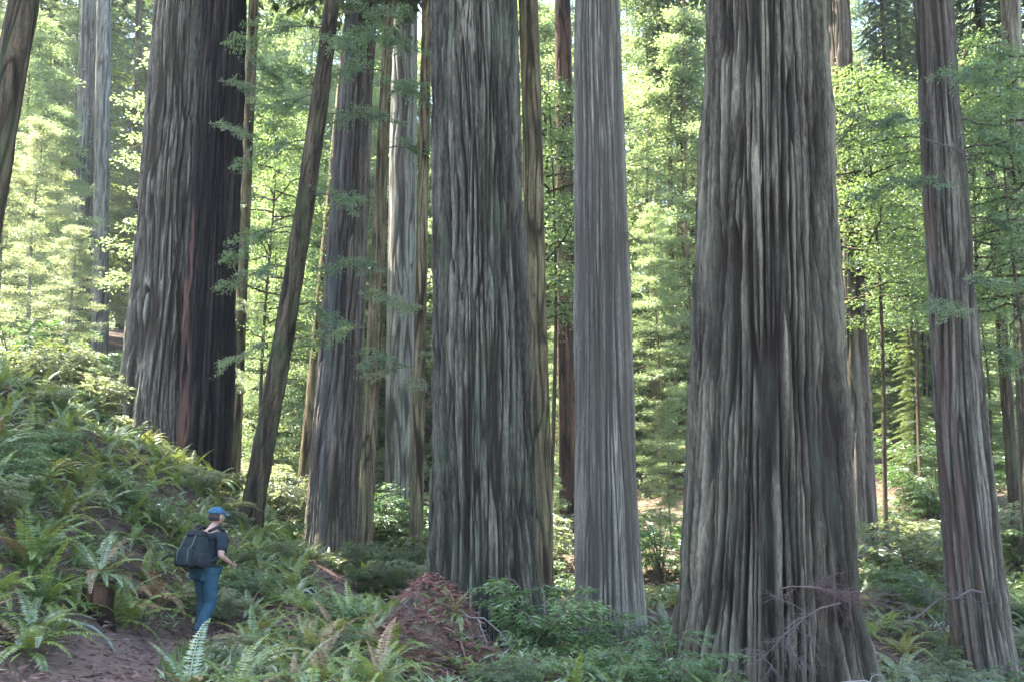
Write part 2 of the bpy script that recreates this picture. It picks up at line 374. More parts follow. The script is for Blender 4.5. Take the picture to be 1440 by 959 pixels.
def spray(g, C, D, N, Ls, Ws, P, width, dens, leaf, d2):
    """flat two-ranked needle spray along polyline P"""
    s = np.linspace(0, 1, len(P)); Ltot = np.linalg.norm(np.diff(P, axis=0), axis=1).sum()
    m = max(8, int(dens * Ltot)); u = g.random(m) * .95 + .05
    c = np.stack([np.interp(u, s, P[:, q]) for q in range(3)], 1)
    side = g.choice([-1.0, 1.0], m)
    sv = np.array([-d2[1], d2[0], 0]); w = width * g.random(m) * np.sin(np.pi * np.clip(0.15 + .8 * u, 0, 1))
    c = c + sv * (side * w)[:, None]; c[:, 2] -= w * .35 - g.normal(0, .015, m)
    C.append(c); D.append(sv * side[:, None] + np.array([d2[0], d2[1], -.2]) * .9 + g.normal(0, .2, (m, 3)))
    n = g.normal(0, .3, (m, 3)); n[:, 2] += 1; N.append(n)
    Ls.append(leaf * (0.7 + .6 * g.random(m))); Ws.append(leaf * .26 * (0.8 + .5 * g.random(m)))

def conifer_crown(name, seed, Ht, rad, nb, mat, z0=0.06, leaf=0.11, dens=150):
    g = np.random.default_rng(seed); A = [[] for _ in range(5)]; T = Tubes()
    for k in range(nb):
        t = (k + g.random()) / nb; z = Ht * (z0 + (1 - z0) * t); az = k * 2.39996 + g.normal(0, .3)
        L = rad * (1.02 - t) ** .75 * (0.5 + .6 * g.random()) + .15
        s = np.linspace(0, 1, 7); d = (math.cos(az), math.sin(az))
        P = np.stack([d[0] * L * s, d[1] * L * s, z + .22 * L * s - .5 * L * s ** 2], 1)
        T.add(P, np.linspace(.025, .006, 7), 4)
        spray(g, *A, P, .30 * L + .08, dens, leaf, d)
    A = [np.concatenate(a) for a in A]
    return leaf_mesh(name, *A, mat, g), T

def branch_mesh(name, seed, L, mat, droop=.35):
    """one leafy branch growing along +X: wood and foliage meshes"""
    g = np.random.default_rng(seed); C, D, N = [], [], []; T = Tubes()
    s = np.linspace(0, 1, 9)
    P = np.stack([L * s, .06 * L * np.sin(s * 5 + seed), .15 * L * s - droop * L * s ** 2], 1); P[1:] += g.normal(0, .025, (8, 3)).cumsum(0)
    T.add(P, np.linspace(.016, .004, 9), 5)
    def twig(c, d, l2, lev):
        q = np.linspace(0, 1, 5); w = g.normal(0, .05 * l2, (5, 3)).cumsum(0); w[0] = 0
        P2 = c + d[None] * (l2 * q)[:, None] + w; P2[:, 2] -= .35 * l2 * q ** 2
        T.add(P2, np.linspace(.006, .002, 5), 4)
        m = int(46 * l2 + 8); u = g.random(m) * .9 + .1
        cc = np.stack([np.interp(u, q, P2[:, a]) for a in range(3)], 1) + g.normal(0, 1, (m, 3)) * np.array([.05, .05, .028])
        C.append(cc); o = d[None] * .6 + g.normal(0, .6, (m, 3)); o[:, 2] -= .35; D.append(o)
        n = g.normal(0, .5, (m, 3)); n[:, 2] += 1; N.append(n)
        if lev:
            for k in range(int(3 + l2 * 4)):
                u = g.uniform(.25, .95); c2 = np.array([np.interp(u, q, P2[:, a]) for a in range(3)])
                v = d + g.normal(0, .6, 3) * np.array([1, 1, .45]); v /= np.linalg.norm(v); twig(c2, v, l2 * g.uniform(.3, .6), lev - 1)
    for k in range(13):
        u = g.uniform(.15, 1.0); c = np.array([np.interp(u, s, P[:, a]) for a in range(3)])
        an = g.choice([-1, 1]) * g.uniform(.25, 1.25); v = np.array([math.cos(an), math.sin(an), g.normal(.05, .22)])
        twig(c, v / np.linalg.norm(v), L * g.uniform(.16, .42) * (1.2 - .5 * u), 1)
    C = np.concatenate(C); m = len(C)
    return T.build(name + '_wood', M['limb']), leaf_mesh(name + '_foliage', C, np.concatenate(D), np.concatenate(N), .055 * (.7 + .7 * g.random(m)), .026 * (.7 + .6 * g.random(m)), mat, g)

CROWN_HI = []
for k in range(3):
    me, T = crown_high('redwood_crown_%d' % k, 40 + k, 0, 24, 5.2, 128, M['leaf_crown'])
    CROWN_HI.append((me, T.build('redwood_limbs_%d' % k, M['limb'])))
BR = [branch_mesh('branch_%d' % k, 70 + k, 1.6, M[('leaf_mid', 'leaf_mid', 'leaf_bright', 'leaf_pale')[k]], droop=(.25, .5, .3, .35)[k]) for k in range(4)]

# ------------------------------------------------------------------ trunks
def trunk_mesh(name, Ht, rfun, curve, seg, zs, mat, seed, f=3.2, fz=0.28, depth=0.06, wid=0.16, fib=0.012, lobes=0.12, lobe_h=1.0, warp=0.25, strip=None, twist=0.0):
    th = np.linspace(0, 2 * np.pi, seg, endpoint=False)
    TH, Z = np.meshgrid(th, zs, indexing='xy')           # rings x seg
    r0 = rfun(np.maximum(Z, -.2)); rb = float(rfun(np.array([2.5]))[0])
    tw = TH + twist * Z
    ux, uy = np.cos(tw) * rb, np.sin(tw) * rb
    wx = warp * pnoise(ux * .8, uy * .8, Z * .35, seed + 1); wy = warp * pnoise(ux * .8, uy * .8, Z * .35, seed + 2)
    a, b = (ux + wx) * f, (uy + wy) * f
    n1 = np.abs(pnoise(a, b, Z * fz, seed + 3)); n2 = np.abs(pnoise(a * 2.1, b * 2.1, Z * fz * 1.8, seed + 4))
    wid = wid * np.clip(1 + 1.3 * pnoise(ux * 1.1, uy * 1.1, Z * .6, seed + 9) + .7 * pnoise(a * .9, b * .9, Z * 1.7, seed + 10), .3, 2.0)
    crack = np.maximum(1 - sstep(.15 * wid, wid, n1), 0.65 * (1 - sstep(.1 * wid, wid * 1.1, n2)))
    fine = pnoise(ux * f * 6, uy * f * 6, Z * 1.1, seed + 5)
    plate = pnoise(ux * 1.6, uy * 1.6, Z * .3, seed + 8)
    brk = pnoise(a * 1.5, b * 1.5, Z * 2.6, seed + 11) + .7 * pnoise(a * 2.4, b * 2.4, Z * 5.5, seed + 12)
    disp = -depth * crack + fib * .7 * fine + fib * .8 * brk + depth * .7 * plate + 0.35 * depth * np.clip(n1, 0, .5)
    lob = lobes * np.exp(-np.maximum(Z, 0) / lobe_h) * (pnoise(np.cos(TH) * 2.3, np.sin(TH) * 2.3, Z * .15, seed + 6) * 1.8 + .15)
    rr = r0 * (1 + lob + 0.05 * pnoise(np.cos(TH) * 1.3, np.sin(TH) * 1.3, Z * .12, seed + 7)) + disp
    cx, cy_ = curve(Z)
    V = np.stack([cx + np.cos(TH) * rr, cy_ + np.sin(TH) * rr, Z], -1).reshape(-1, 3)
    nr = len(zs); i, j = np.meshgrid(np.arange(nr - 1), np.arange(seg), indexing='ij'); j2 = (j + 1) % seg
    F = np.stack([i * seg + j, i * seg + j2, (i + 1) * seg + j2, (i + 1) * seg + j], -1).reshape(-1, 4)
    at_ = {'groove_shade': (crack * .95).ravel()}  # crack mask that places the painted furrow shade
    if strip is not None: at_['strip'] = strip(TH, Z, seed).ravel()
    return mesh(name, V, F, mat, True, at_)

BIG = []          # (x, y, radius) of everything that plants must keep clear of
def big_tree(name, label, base, top, d, wb, wt, mat, seg, rings, seed, Ht=48, flare=0.0, cat='tree', bark={}, crown=True, zcr=None, bow=0.0, dtop=None, group=None):
    """base/top: centre of the trunk at its foot and where it leaves the picture; wb/wt its widths there (photo pixels)"""
    dt = dtop or d
    B = at(base[0], base[1], d); Tp = at(top[0], top[1], dt)
    bz = hz(B.x, B.y)
    x0, y0 = B.x, B.y
    sx, sy = (Tp.x - B.x) / (Tp.z - B.z), (Tp.y - B.y) / (Tp.z - B.z)
    ztop = Tp.z - bz
    k = 1.0 / math.cos(math.atan2(abs(base[0] - 720), FPX)) 
    rB = wb / 2 / FPX * d / 1.02; rT = wt / 2 / FPX * dt * .97
    def rf(z):
        lin = rB / (1 + flare) + (rT - rB / (1 + flare)) * np.minimum(z / ztop, 1)
        up = np.clip((Ht - z) / max(Ht - ztop, .1), 0.03, 1)
        return np.where(z > ztop, rT * up, lin) * (1 + flare * np.exp(-np.maximum(z, 0) / 1.1))
    zv = ztop + 1.5
    zs = np.concatenate([np.linspace(-0.9, zv, rings), np.linspace(zv, Ht, 14)[1:]])
    # the foot stands at the height given by the ground; the axis runs through both measured points
    oz = bz - B.z
    x0 += sx * oz; y0 += sy * oz
    def curve(Z):
        bw = bow * np.sin(np.pi * np.clip(Z / ztop, 0, 1.5))
        return sx * Z + bw, sy * np.minimum(Z, ztop * 1.5)
    t = thing(name, label, cat, (x0, y0, bz), 0, group)
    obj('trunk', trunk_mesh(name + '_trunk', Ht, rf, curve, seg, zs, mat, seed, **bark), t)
    if crown:
        me, limbs = CROWN_HI[seed % 3]; zc = zcr or 23.0; s = (Ht - zc + 1.0) / 24
        cx, cy2 = curve(np.array([zc]))
        c = obj('crown', me, t, (float(cx[0]), float(cy2[0]), zc), (0, 0, seed * 1.3), (s * .9, s * .9, s))
        obj('limbs', limbs, c)
    BIG.append((x0, y0, rB * 1.15))
    t['_'] = 0; del t['_']
    return t, curve, rf, ztop

def add_branch(tree, z, az, L, kind, tilt=0.0):
    t, curve, rf, _ = tree
    cx, cy2 = curve(np.array([z])); r = float(rf(np.array([z]))[0]) * .9
    b = obj('branch', BR[kind][0], t, (float(cx[0]) + r * math.cos(R(az)), float(cy2[0]) + r * math.sin(R(az)), z), (0, R(tilt), R(az)), L / 1.6)
    obj('foliage', BR[kind][1], b)

def left_face(c0, c1, amt=.9, lo=0.0):      # bark that is bare or stained on one side of the trunk
    def fn(TH, Z, seed):
        a = (np.degrees(TH) % 360); w = 26 * pnoise(Z * .35, Z * 0, 3.3, seed) + 26 * pnoise(np.cos(TH) * 3, np.sin(TH) * 3, Z * .9, seed + 1)
        br = sstep(-.25, .3, pnoise(np.cos(TH) * 7, np.sin(TH) * 7, Z * .5, seed + 2) + lo * (1 - 2 * sstep(2, 7, Z)) * .5)
        return sstep(c0 - 14, c0 + 14, a + w) * (1 - sstep(c1 - 14, c1 + 14, a + w)) * amt * br
    return fn

HERO = dict(f=2.7, fz=.16, depth=.075, wid=.17, fib=.014, lobes=.16, lobe_h=1.3)
T = {}
T['grey'] = big_tree('redwood_tree', 'grey redwood with a flared foot, fused to a charred black trunk', (212, 640), (254, 0), 25.0, 118, 74, M['bark_grey'], 300, 240, 11, flare=.22,
                     bark=dict(f=6.5, fz=.34, depth=.11, wid=.24, fib=.03, lobes=.16, lobe_h=1.8, warp=.12))
T['char'] = big_tree('charred_redwood_tree', 'black fire-charred redwood trunk leaning against the grey one', (284, 668), (318, 0), 24.2, 78, 68, M['bark_char'], 230, 220, 12,
                     bark=dict(f=5.5, fz=.16, depth=.10, wid=.24, fib=.024, lobes=.16, warp=.08, strip=left_face(195, 232, .75, .6)))
T['mid'] = big_tree('redwood_tree', 'purple-grey redwood just right of the dark leaning trunk', (463, 785), (508, 0), 27.0, 84, 46, M['bark_purple'], 200, 220, 13, flare=.12,
                    bark=dict(f=6.5, fz=.28, depth=.06, wid=.22, fib=.02, lobes=.16, warp=.1, strip=left_face(180, 262, .5)))
T['centre'] = big_tree('redwood_tree', 'massive dark redwood in the middle with rough scaly mossy bark', (684, 900), (668, 0), 16.4, 160, 130, M['bark_green'], 460, 330, 14, flare=.08,
                       bark=dict(f=10.0, fz=.42, depth=.075, wid=.26, fib=.03, lobes=.3, lobe_h=.9, warp=.05))
T['fluted'] = big_tree('redwood_tree', 'straight pale grey redwood with fine parallel fluted bark', (856, 885), (840, 0), 21.3, 100, 70, M['bark_fluted'], 300, 200, 15, flare=.06,
                       bark=dict(f=8.5, fz=.14, depth=.065, wid=.28, fib=.013, lobes=.16, warp=.04))
T['right'] = big_tree('redwood_tree', 'largest redwood with deep vertical bark furrows and flared foot', (1082, 985), (1075, 0), 14.8, 282, 178, M['bark_right'], 540, 310, 16, flare=.15,
                      bark=dict(f=6.6, fz=.16, depth=.14, wid=.25, fib=.03, lobes=.26, lobe_h=1.4, warp=.04))
T['strip'] = big_tree('redwood_tree', 'slim redwood near the right edge with a red-brown stripped left side', (1386, 945), (1313, 0), 19.5, 82, 54, M['bark_strip'], 200, 220, 17, flare=.06, bow=-.1,
                      bark=dict(f=6.0, fz=.14, depth=.07, wid=.22, fib=.018, lobes=.16, warp=.12, strip=left_face(165, 236, .7, .3)))
T['behind'] = big_tree('redwood_tree', 'purple-brown trunk standing close behind the right side of the largest redwood', (1213, 800), (1178, 0), 29.0, 46, 34, M['bark_purple'], 120, 160, 18,
                       bark=dict(f=3.6, fz=.15, depth=.035, wid=.17, fib=.01, lobes=.06))
T['blue'] = big_tree('redwood_tree', 'smooth blue-grey trunk between the purple-grey redwood and the massive middle one', (560, 730), (570, 0), 38.0, 42, 38, M['bark_blue'], 110, 150, 19, zcr=34,
                     bark=dict(f=3.6, fz=.12, depth=.03, wid=.17, fib=.01, lobes=.05))
T['lean'] = big_tree('leaning_tree', 'dark mossy slender tree leaning to the right behind the hiker', (350, 740), (468, -5), 21.0, 33, 24, M['bark_dark'], 64, 180, 20, Ht=22, crown=False, bow=.12,
                     bark=dict(f=7, fz=.8, depth=.02, wid=.2, fib=.014, lobes=.25, lobe_h=.5, warp=.3))
T['edge'] = big_tree('leaning_tree', 'smooth grey trunk leaning across the upper left corner', (-66, 560), (34, 0), 14.0, 56, 44, M['bark_dark'], 90, 200, 21, Ht=18, crown=False,
                     bark=dict(f=5, fz=.25, depth=.018, wid=.16, fib=.01, lobes=.12, lobe_h=.6))
T['tan1'] = big_tree('slender_tree', 'thin tan trunk behind the right side of the charred redwood', (328, 690), (357, 0), 29.0, 19, 15, M['bark_tan'], 40, 120, 22, Ht=30, zcr=16, bark=dict(f=6, depth=.012, fib=.008, lobes=.1))
T['tan2'] = big_tree('slender_tree', 'thin tan trunk half hidden behind the purple-grey redwood', (418, 760), (493, 0), 33.0, 17, 14, M['bark_tan'], 40, 120, 23, Ht=30, zcr=18, bark=dict(f=6, depth=.012, fib=.008, lobes=.1))
T['tan3'] = big_tree('slender_tree', 'slender tan trunk hugging the right side of the purple-grey redwood', (511, 803), (548, 0), 24.5, 23, 16, M['bark_tan'], 60, 160, 24, Ht=26, zcr=15, bark=dict(f=6, depth=.014, fib=.008, lobes=.15))
T['tan4'] = big_tree('slender_tree', 'slender yellowish trunk along the left side of the massive middle redwood', (584, 795), (600, 0), 24.0, 20, 15, M['bark_tan'], 60, 160, 25, Ht=26, zcr=15, bark=dict(f=6, depth=.014, fib=.008, lobes=.15))
T['shadow'] = big_tree('redwood_tree', 'narrow grey-green trunk peeking out on the right of the massive middle redwood', (766, 860), (743, 0), 26.0, 30, 30, M['bark_tan'], 80, 140, 26, zcr=34, bark=dict(f=4, fz=.15, depth=.03, fib=.01, lobes=.05))
T['red'] = big_tree('redwood_tree', 'dark red-brown trunk touching the left side of the fluted redwood', (800, 760), (791, 0), 36.0, 26, 25, M['bark_red'], 80, 140, 27, zcr=34, Ht=42, bark=dict(f=4, fz=.15, depth=.03, fib=.01, lobes=.05))
T['far1'] = big_tree('redwood_tree', 'pale distant trunk in the bright gap left of the largest redwood', (962, 690), (957, 0), 48.0, 17, 15, M['bark_tan'], 40, 90, 28, Ht=46, bark=dict(f=3, depth=.03, fib=.01, lobes=.05))
T['far2'] = big_tree('slender_tree', 'thin dark trunk close to the right edge behind the stripped redwood', (1428, 730), (1376, 0), 30.0, 18, 13, M['bark_dark'], 40, 120, 29, Ht=26, zcr=14, bark=dict(f=6, depth=.012, fib=.008, lobes=.1))
T['far3'] = big_tree('redwood_tree', 'grey trunk cut by the right edge of the picture', (1458, 800), (1421, 0), 27.0, 36, 28, M['bark_grey'], 80, 140, 30, bark=dict(f=4, fz=.15, depth=.03, fib=.01, lobes=.05))
for k, (bx, by, tx, d, w, lb, m) in enumerate([
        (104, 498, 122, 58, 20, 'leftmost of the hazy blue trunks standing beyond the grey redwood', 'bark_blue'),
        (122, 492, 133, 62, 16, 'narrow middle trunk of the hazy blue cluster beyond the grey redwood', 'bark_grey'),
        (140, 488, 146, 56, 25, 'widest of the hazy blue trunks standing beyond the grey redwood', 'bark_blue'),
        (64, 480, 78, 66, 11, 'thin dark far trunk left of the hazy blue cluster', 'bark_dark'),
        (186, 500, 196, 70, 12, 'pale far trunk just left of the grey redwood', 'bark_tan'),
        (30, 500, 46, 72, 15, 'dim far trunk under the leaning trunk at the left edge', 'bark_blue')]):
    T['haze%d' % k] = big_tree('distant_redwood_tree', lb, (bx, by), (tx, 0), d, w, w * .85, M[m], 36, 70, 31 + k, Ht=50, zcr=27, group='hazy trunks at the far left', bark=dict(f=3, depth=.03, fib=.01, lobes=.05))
for k, (bx, by, tx, d, w) in enumerate([(1268, 620, 1240, 44, 8), (1285, 618, 1262, 45, 9), (1304, 630, 1285, 47, 7), (948, 700, 940, 46, 9), (976, 640, 972, 52, 9), (920, 700, 925, 58, 10)]):
    lb = ['thin dark pole trunk on the sunny slope, left of a pair', 'thin dark pole trunk on the sunny slope, nearest the stripped redwood but one',
          'thinnest pole trunk on the sunny slope beside the stripped redwood', 'thin pale trunk low in the bright gap right of the fluted redwood',
          'thin trunk brushing the left edge of the largest redwood', 'faint far trunk just right of the fluted redwood'][k]
    T['pole%d' % k] = big_tree('slender_tree', lb, (bx, by), (tx, 0), d, w, w * .7, M['bark_dark' if k < 3 else 'bark_tan'], 24, 60, 41 + k, Ht=24, zcr=17, bark=dict(f=6, depth=.01, fib=.006, lobes=.08))

# leafy side branches that show against the trunks: (tree, height, azimuth, length, kind, tilt)
rb = random.Random(5)
for key, z, az, L, kind, tl in [
    ('char', 9.6, -40, 1.6, 2, 5), ('char', 10.3, -20, 1.9, 0, 10), ('char', 8.6, -55, 1.3, 2, 15),
    ('lean', 9.3, 150, 1.6, 0, 10), ('lean', 8.2, 200, 1.5, 0, 20), ('lean', 7.0, -30, 1.5, 0, 12), ('lean', 6.3, 170, 1.7, 0, 15), ('lean', 5.4, 210, 1.4, 0, 18), ('lean', 4.6, -10, 1.2, 0, 20), ('lean', 10.2, -60, 1.7, 0, 10), ('lean', 3.8, 185, 1.2, 2, 20), ('lean', 10.8, 190, 1.9, 0, 5), ('lean', 11.2, -20, 1.8, 0, 8),
    ('tan3', 5.6, -80, 1.5, 0, 15), ('tan3', 6.2, 190, 1.6, 0, 10), ('tan3', 7.0, -60, 1.6, 2, 12), ('tan3', 7.8, -120, 1.7, 0, 10), ('tan3', 11.5, -110, 2.0, 0, 10), ('tan3', 12.3, -60, 2.0, 0, 12), ('tan3', 12.9, -160, 2.0, 0, 8), ('tan3', 10.9, -20, 1.7, 0, 10), ('tan3', 13.4, -90, 2.2, 0, 8),
    ('tan4', 4.9, -90, 1.0, 3, 5), ('tan4', 5.2, -160, 1.1, 3, 0), ('tan4', 4.6, -30, .9, 3, 10), ('tan4', 5.5, -60, .8, 3, -5),
    ('tan1', 6.0, -60, 1.2, 2, 20), ('tan1', 9.0, -100, 1.5, 2, 15), ('tan1', 12.0, -40, 1.7, 2, 10), ('tan1', 4.0, -70, 1.2, 2, 20),
    ('strip', 6.9, -120, 1.3, 2, 10), ('strip', 7.3, -60, 1.5, 2, 5), ('strip', 9.4, -150, 1.8, 0, 10), ('strip', 10.1, -50, 2.2, 0, 10), ('strip', 10.7, 190, 2.2, 0, 5), ('strip', 11.3, -90, 2.0, 0, 8), ('strip', 8.6, -30, 1.6, 0, 10), ('strip', 6.1, -20, 1.4, 0, 20), ('strip', 10.9, 10, 2.3, 0, 10),
    ('far2', 7.0, -120, 1.8, 0, 12), ('far2', 8.5, -70, 2.0, 0, 12), ('far2', 10.0, 200, 2.2, 0, 10), ('far2', 11.5, -100, 2.2, 0, 8), ('far2', 13.0, -60, 2.4, 0, 8), ('far2', 5.5, -80, 1.6, 2, 15), ('far2', 12.2, 170, 2.4, 0, 8), ('far2', 14.4, -130, 2.4, 0, 8), ('far2', 4.2, 190, 1.5, 2, 15),
    ('behind', 11.5, -90, 2.2, 0, 10), ('behind', 12.4, -30, 2.4, 0, 8), ('behind', 13.2, -60, 2.2, 0, 8), ('behind', 10.4, -20, 2.4, 0, 12), ('behind', 9.6, -60, 2.0, 2, 15), ('behind', 11.8, 0, 2.6, 0, 8), ('behind', 8.6, -10, 2.0, 2, 15),
    ('fluted', 8.3, -30, .5, 2, 30), ('fluted', 7.7, -15, .4, 0, 40),
    ('far1', 12, -90, 2.6, 2, 10), ('far1', 15, -40, 3.0, 2, 10), ('far1', 9, -140, 2.6, 3, 10)]:
    add_branch(T[key], z, az, L, kind, tl)

# ------------------------------------------------------------------ trees that fill the wood behind
KINDS = []
for k in range(3):
    me, tb = broad_crown('broadleaf_crown_%d' % k, 100 + k, 20 + 2 * k, 3.3 + .3 * k, 78, 12, 44, M['leaf_bright'], z0=.05, lsize=.125)
    KINDS.append(('broadleaf_tree', me, tb, 20 + 2 * k, 'bark_tan'))
me, tb = broad_crown('pale_crown', 110, 18, 3.2, 76, 12, 42, M['leaf_pale'], z0=.05, lsize=.12); KINDS.append(('broadleaf_tree', me, tb, 18, 'bark_blue'))
for k in range(2):
    me, tb = conifer_crown('young_conifer_crown_%d' % k, 120 + k, 22 + k, 2.7, 160, M['leaf_conifer'], leaf=.17, dens=150)
    KINDS.append(('young_conifer', me, tb, 22 + k, 'bark_dark'))

for k in range(2):
    me, tb = broad_crown('overhang_crown_%d' % k, 130 + k, 14, 2.9, 46, 11, 34, M['leaf_mid'], z0=(.5, .36)[k], lsize=.085, flat=.3)
    KINDS.append(('broadleaf_tree', me, tb, 14, 'bark_dark'))
KM = []
for nm, me, tb, ht, bk in KINDS:
    tb.add(np.array([(0.12 * math.sin(z * .4), 0.12 * math.cos(z * .37) - .12, z) for z in np.linspace(-.4, ht, 16)]), np.linspace(.17 if ht > 15 else .075, .015, 16), 8)
    KM.append((nm, me, tb.build(me.name + '_trunk', M[bk]), ht))
def zone(px):
    for lim, ph in ((170, 'left of the grey redwood'), (345, 'behind the grey and charred redwoods'), (425, 'left of the dark leaning trunk'), (480, 'between the leaning trunk and the purple-grey redwood'),
                    (605, 'around the blue-grey trunk'), (770, 'behind the massive middle redwood'), (905, 'beside the fluted redwood'), (990, 'in the bright gap left of the largest redwood'),
                    (1175, 'behind the largest redwood'), (1330, 'between the largest redwood and the stripped one'), (9999, 'right of the stripped redwood')):
        if px < lim: return ph
rf = random.Random(21)
def bg_tree(px, d, kind, s):
    nm, me, tm, ht = KM[kind]
    x = (px - 720) / FPX * d; z = hz(x, d)
    for (bx, by, br) in BIG:
        if math.hypot(x - bx, d - by) < br + .5: return
    if 60 < px < 215 and d < 60 and s > .36: return
    dep = 'nearer' if d < 50 else ('mid-distance' if d < 68 else 'far')
    adj = {0: 'yellow-green leafy', 1: 'yellow-green leafy', 2: 'yellow-green leafy', 3: 'pale green leafy', 4: 'dark green feathery', 5: 'dark green feathery', 6: 'mid-green bare-stemmed', 7: 'mid-green bare-stemmed'}[kind]
    lb = '%s %s %s %s' % (dep, adj, 'young conifer' if kind in (4, 5) else 'tree', zone(px))
    t = thing(nm, lb, 'tree', (x, d, z - .1), rf.uniform(0, 6.28), lb)
    obj('trunk', tm, t, scale=s); obj('crown', me, t, scale=(s * rf.uniform(.9, 1.2), s * rf.uniform(.9, 1.2), s))
for px, d, kind, s in [(1235, 27, 6, 1.05), (1392, 24, 6, 1.0), (1455, 22, 6, .95), (1290, 34, 7, 1.1), (400, 27, 6, 1.05), (372, 31, 7, 1.0), (340, 29, 6, 1.1), (770, 29, 6, 1.15), (20, 88, 4, 2.3), (75, 92, 0, 2.2), (110, 86, 3, 2.2), (160, 90, 4, 2.4), (200, 84, 1, 2.2), (350, 88, 2, 2.2), (400, 92, 0, 2.3)]:
    bg_tree(px, d, kind, s)
def pick(px, ks): return rf.choice([3, 3, 4, 5, 1]) if px < 230 and rf.random() < .75 else rf.choice(ks)
for k in range(34):
    q = -60 + 1560 * (k + rf.random()) / 34; bg_tree(q, rf.uniform(44, 56), pick(q, [0, 1, 2, 0, 1, 3, 4]), rf.uniform(.6, 1.15))
for k in range(36):
    q = -60 + 1560 * (k + rf.random()) / 36; bg_tree(q, rf.uniform(58, 72), pick(q, [0, 1, 2, 3, 4, 0]), rf.uniform(1.0, 1.5))
for k in range(30):
    q = -60 + 1560 * (k + rf.random()) / 30; bg_tree(q, rf.uniform(76, 98), pick(q, [0, 1, 2, 3, 4, 2]), rf.uniform(1.2, 1.8))
for px, d, kind, s in [(385, 36, 0, .6), (410, 40, 1, .7), (30, 40, 3, .6), (90, 36, 3, .35), (60, 46, 1, .6), (780, 38, 1, .35), (925, 40, 2, .5), (940, 34, 0, .25),
                       (1250, 40, 5, .55), (1285, 36, 4, .35), (1420, 38, 1, .55), (1390, 34, 4, .4), (1440, 30, 2, .4), (350, 42, 2, .7), (455, 44, 0, .7), (1235, 52, 0, .8), (775, 33, 0, .2), (-20, 30, 3, .4)]:
    bg_tree(px, d, kind, s)
# tall redwoods outside the frame that carry the canopy overhead
for k, (x, y, s) in enumerate([(-16.4, 28.5, 1.0), (-20.5, 24.0, 1.05), (-21, 19, 1), (-13, 15, .95), (-28, 18, 1), (10, 13, .9)]):
    pxx = 720 + x / y * FPX
    z = hz(x, y)
    t = thing('distant_redwood_tree', 'tall redwood whose crown shades the slope ' + zone(pxx), 'tree', (x, y, z - .3), k * 1.1, 'tall redwoods carrying the canopy')
    def curve(Z): return Z * 0, Z * 0
    obj('trunk', trunk_mesh('canopy_trunk_%d' % k, 50, lambda q: .55 * s * np.clip(1 - q / 52, .04, 1), curve, 48, np.concatenate([np.linspace(-.5, 24, 60), np.linspace(25, 50, 8)]), M['bark_grey'], 60 + k, f=3.5, depth=.035, lobes=.1), t)
    me, limbs = CROWN_HI[k % 3]
    c = obj('crown', me, t, (0, 0, 21), (0, 0, k), (1.1 * s, 1.1 * s, 1.2)); obj('limbs', limbs, c)
    BIG.append((x, y, .8))

# the wood on the far hillside, one mass
g = np.random.default_rng(9)
n0 = 1500
fx = g.uniform(-110, 110, n0); fy = g.uniform(100, 190, n0); fz_ = H(fx, fy)
C, Dv = [], []
for k in range(n0):
    m = 40; hh = g.uniform(4, 22); q = g.random(m)
    r = (1 - q) ** .6 * g.uniform(1.5, 3.2); a = g.random(m) * 6.283
    C.append(np.stack([fx[k] + np.cos(a) * r, fy[k] + np.sin(a) * r, fz_[k] + .5 + q * hh], 1)); Dv.append(np.stack([np.cos(a), np.sin(a), -.4 + 0 * a], 1))
C = np.concatenate(C); Dv = np.concatenate(Dv); nn = g.normal(0, .5, C.shape); nn[:, 2] += 1
wood = obj('far_woodland', leaf_mesh('far_woodland', C, Dv, nn, g.uniform(.7, 1.4, len(C)), g.uniform(.4, .8, len(C)), M['leaf_bright'], g)); wood['kind'] = 'stuff'
tag(wood, 'far wooded hillside seen as one green mass', 'woodland')

# ------------------------------------------------------------------ ferns
def frond_data(seed, e0, e1, L=1.0, npair=24, pl=.105, pw=.036):
    g = np.random.default_rng(seed); s = np.linspace(0, 1, 26)
    el = np.radians(e0 + (e1 - e0) * s ** .85); yaw = .25 * s ** 2 * g.choice([-1, 1])
    dx, dz = np.cos(el), np.sin(el)
    P = np.stack([np.cumsum(dx * np.cos(yaw)), np.cumsum(dx * np.sin(yaw)), np.cumsum(dz)], 1) / 26 * L
    Tn = np.gradient(P, axis=0); Tn /= np.linalg.norm(Tn, axis=1)[:, None]
    side = np.cross(Tn, np.array([0, 0, 1.0])); side /= np.linalg.norm(side, axis=1)[:, None] + 1e-9
    upv = np.cross(side, Tn)
    C, D, N, Ls, Ws = [], [], [], [], []
    for k in range(npair):
        u = .10 + .89 * k / (npair - 1); q = [np.array([np.interp(u, s, A[:, a]) for a in range(3)]) for A in (P, Tn, side, upv)]
        ln = pl * (min(1, .45 + u * 1.9) if u < .35 else (1 - ((u - .35) / .68) ** 1.7)) + .012
        for sg in (-1, 1):
            C.append(q[0]); D.append(q[2] * sg + q[1] * .45 - np.array([0, 0, .28]) + g.normal(0, .07, 3)); N.append(q[3] + g.normal(0, .15, 3)); Ls.append(ln * g.uniform(.88, 1.1)); Ws.append(pw * g.uniform(.85, 1.15))
    V, F = leaf_arrays(np.array(C), np.array(D), np.array(N), np.array(Ls), np.array(Ws), .06)
    tint = np.repeat(g.random(len(C)), 4)
    rs = P[::3]; rw = np.linspace(.007, .002, len(rs)); sd2 = side[::3]
    RV = np.concatenate([rs + sd2 * rw[:, None], rs - sd2 * rw[:, None]]); m = len(rs)
    RF = np.array([[i, i + 1, m + i + 1, m + i] for i in range(m - 1)]) + len(V)
    return np.concatenate([V, RV]), np.concatenate([F, RF]), np.concatenate([tint, np.full(len(RV), .9)])
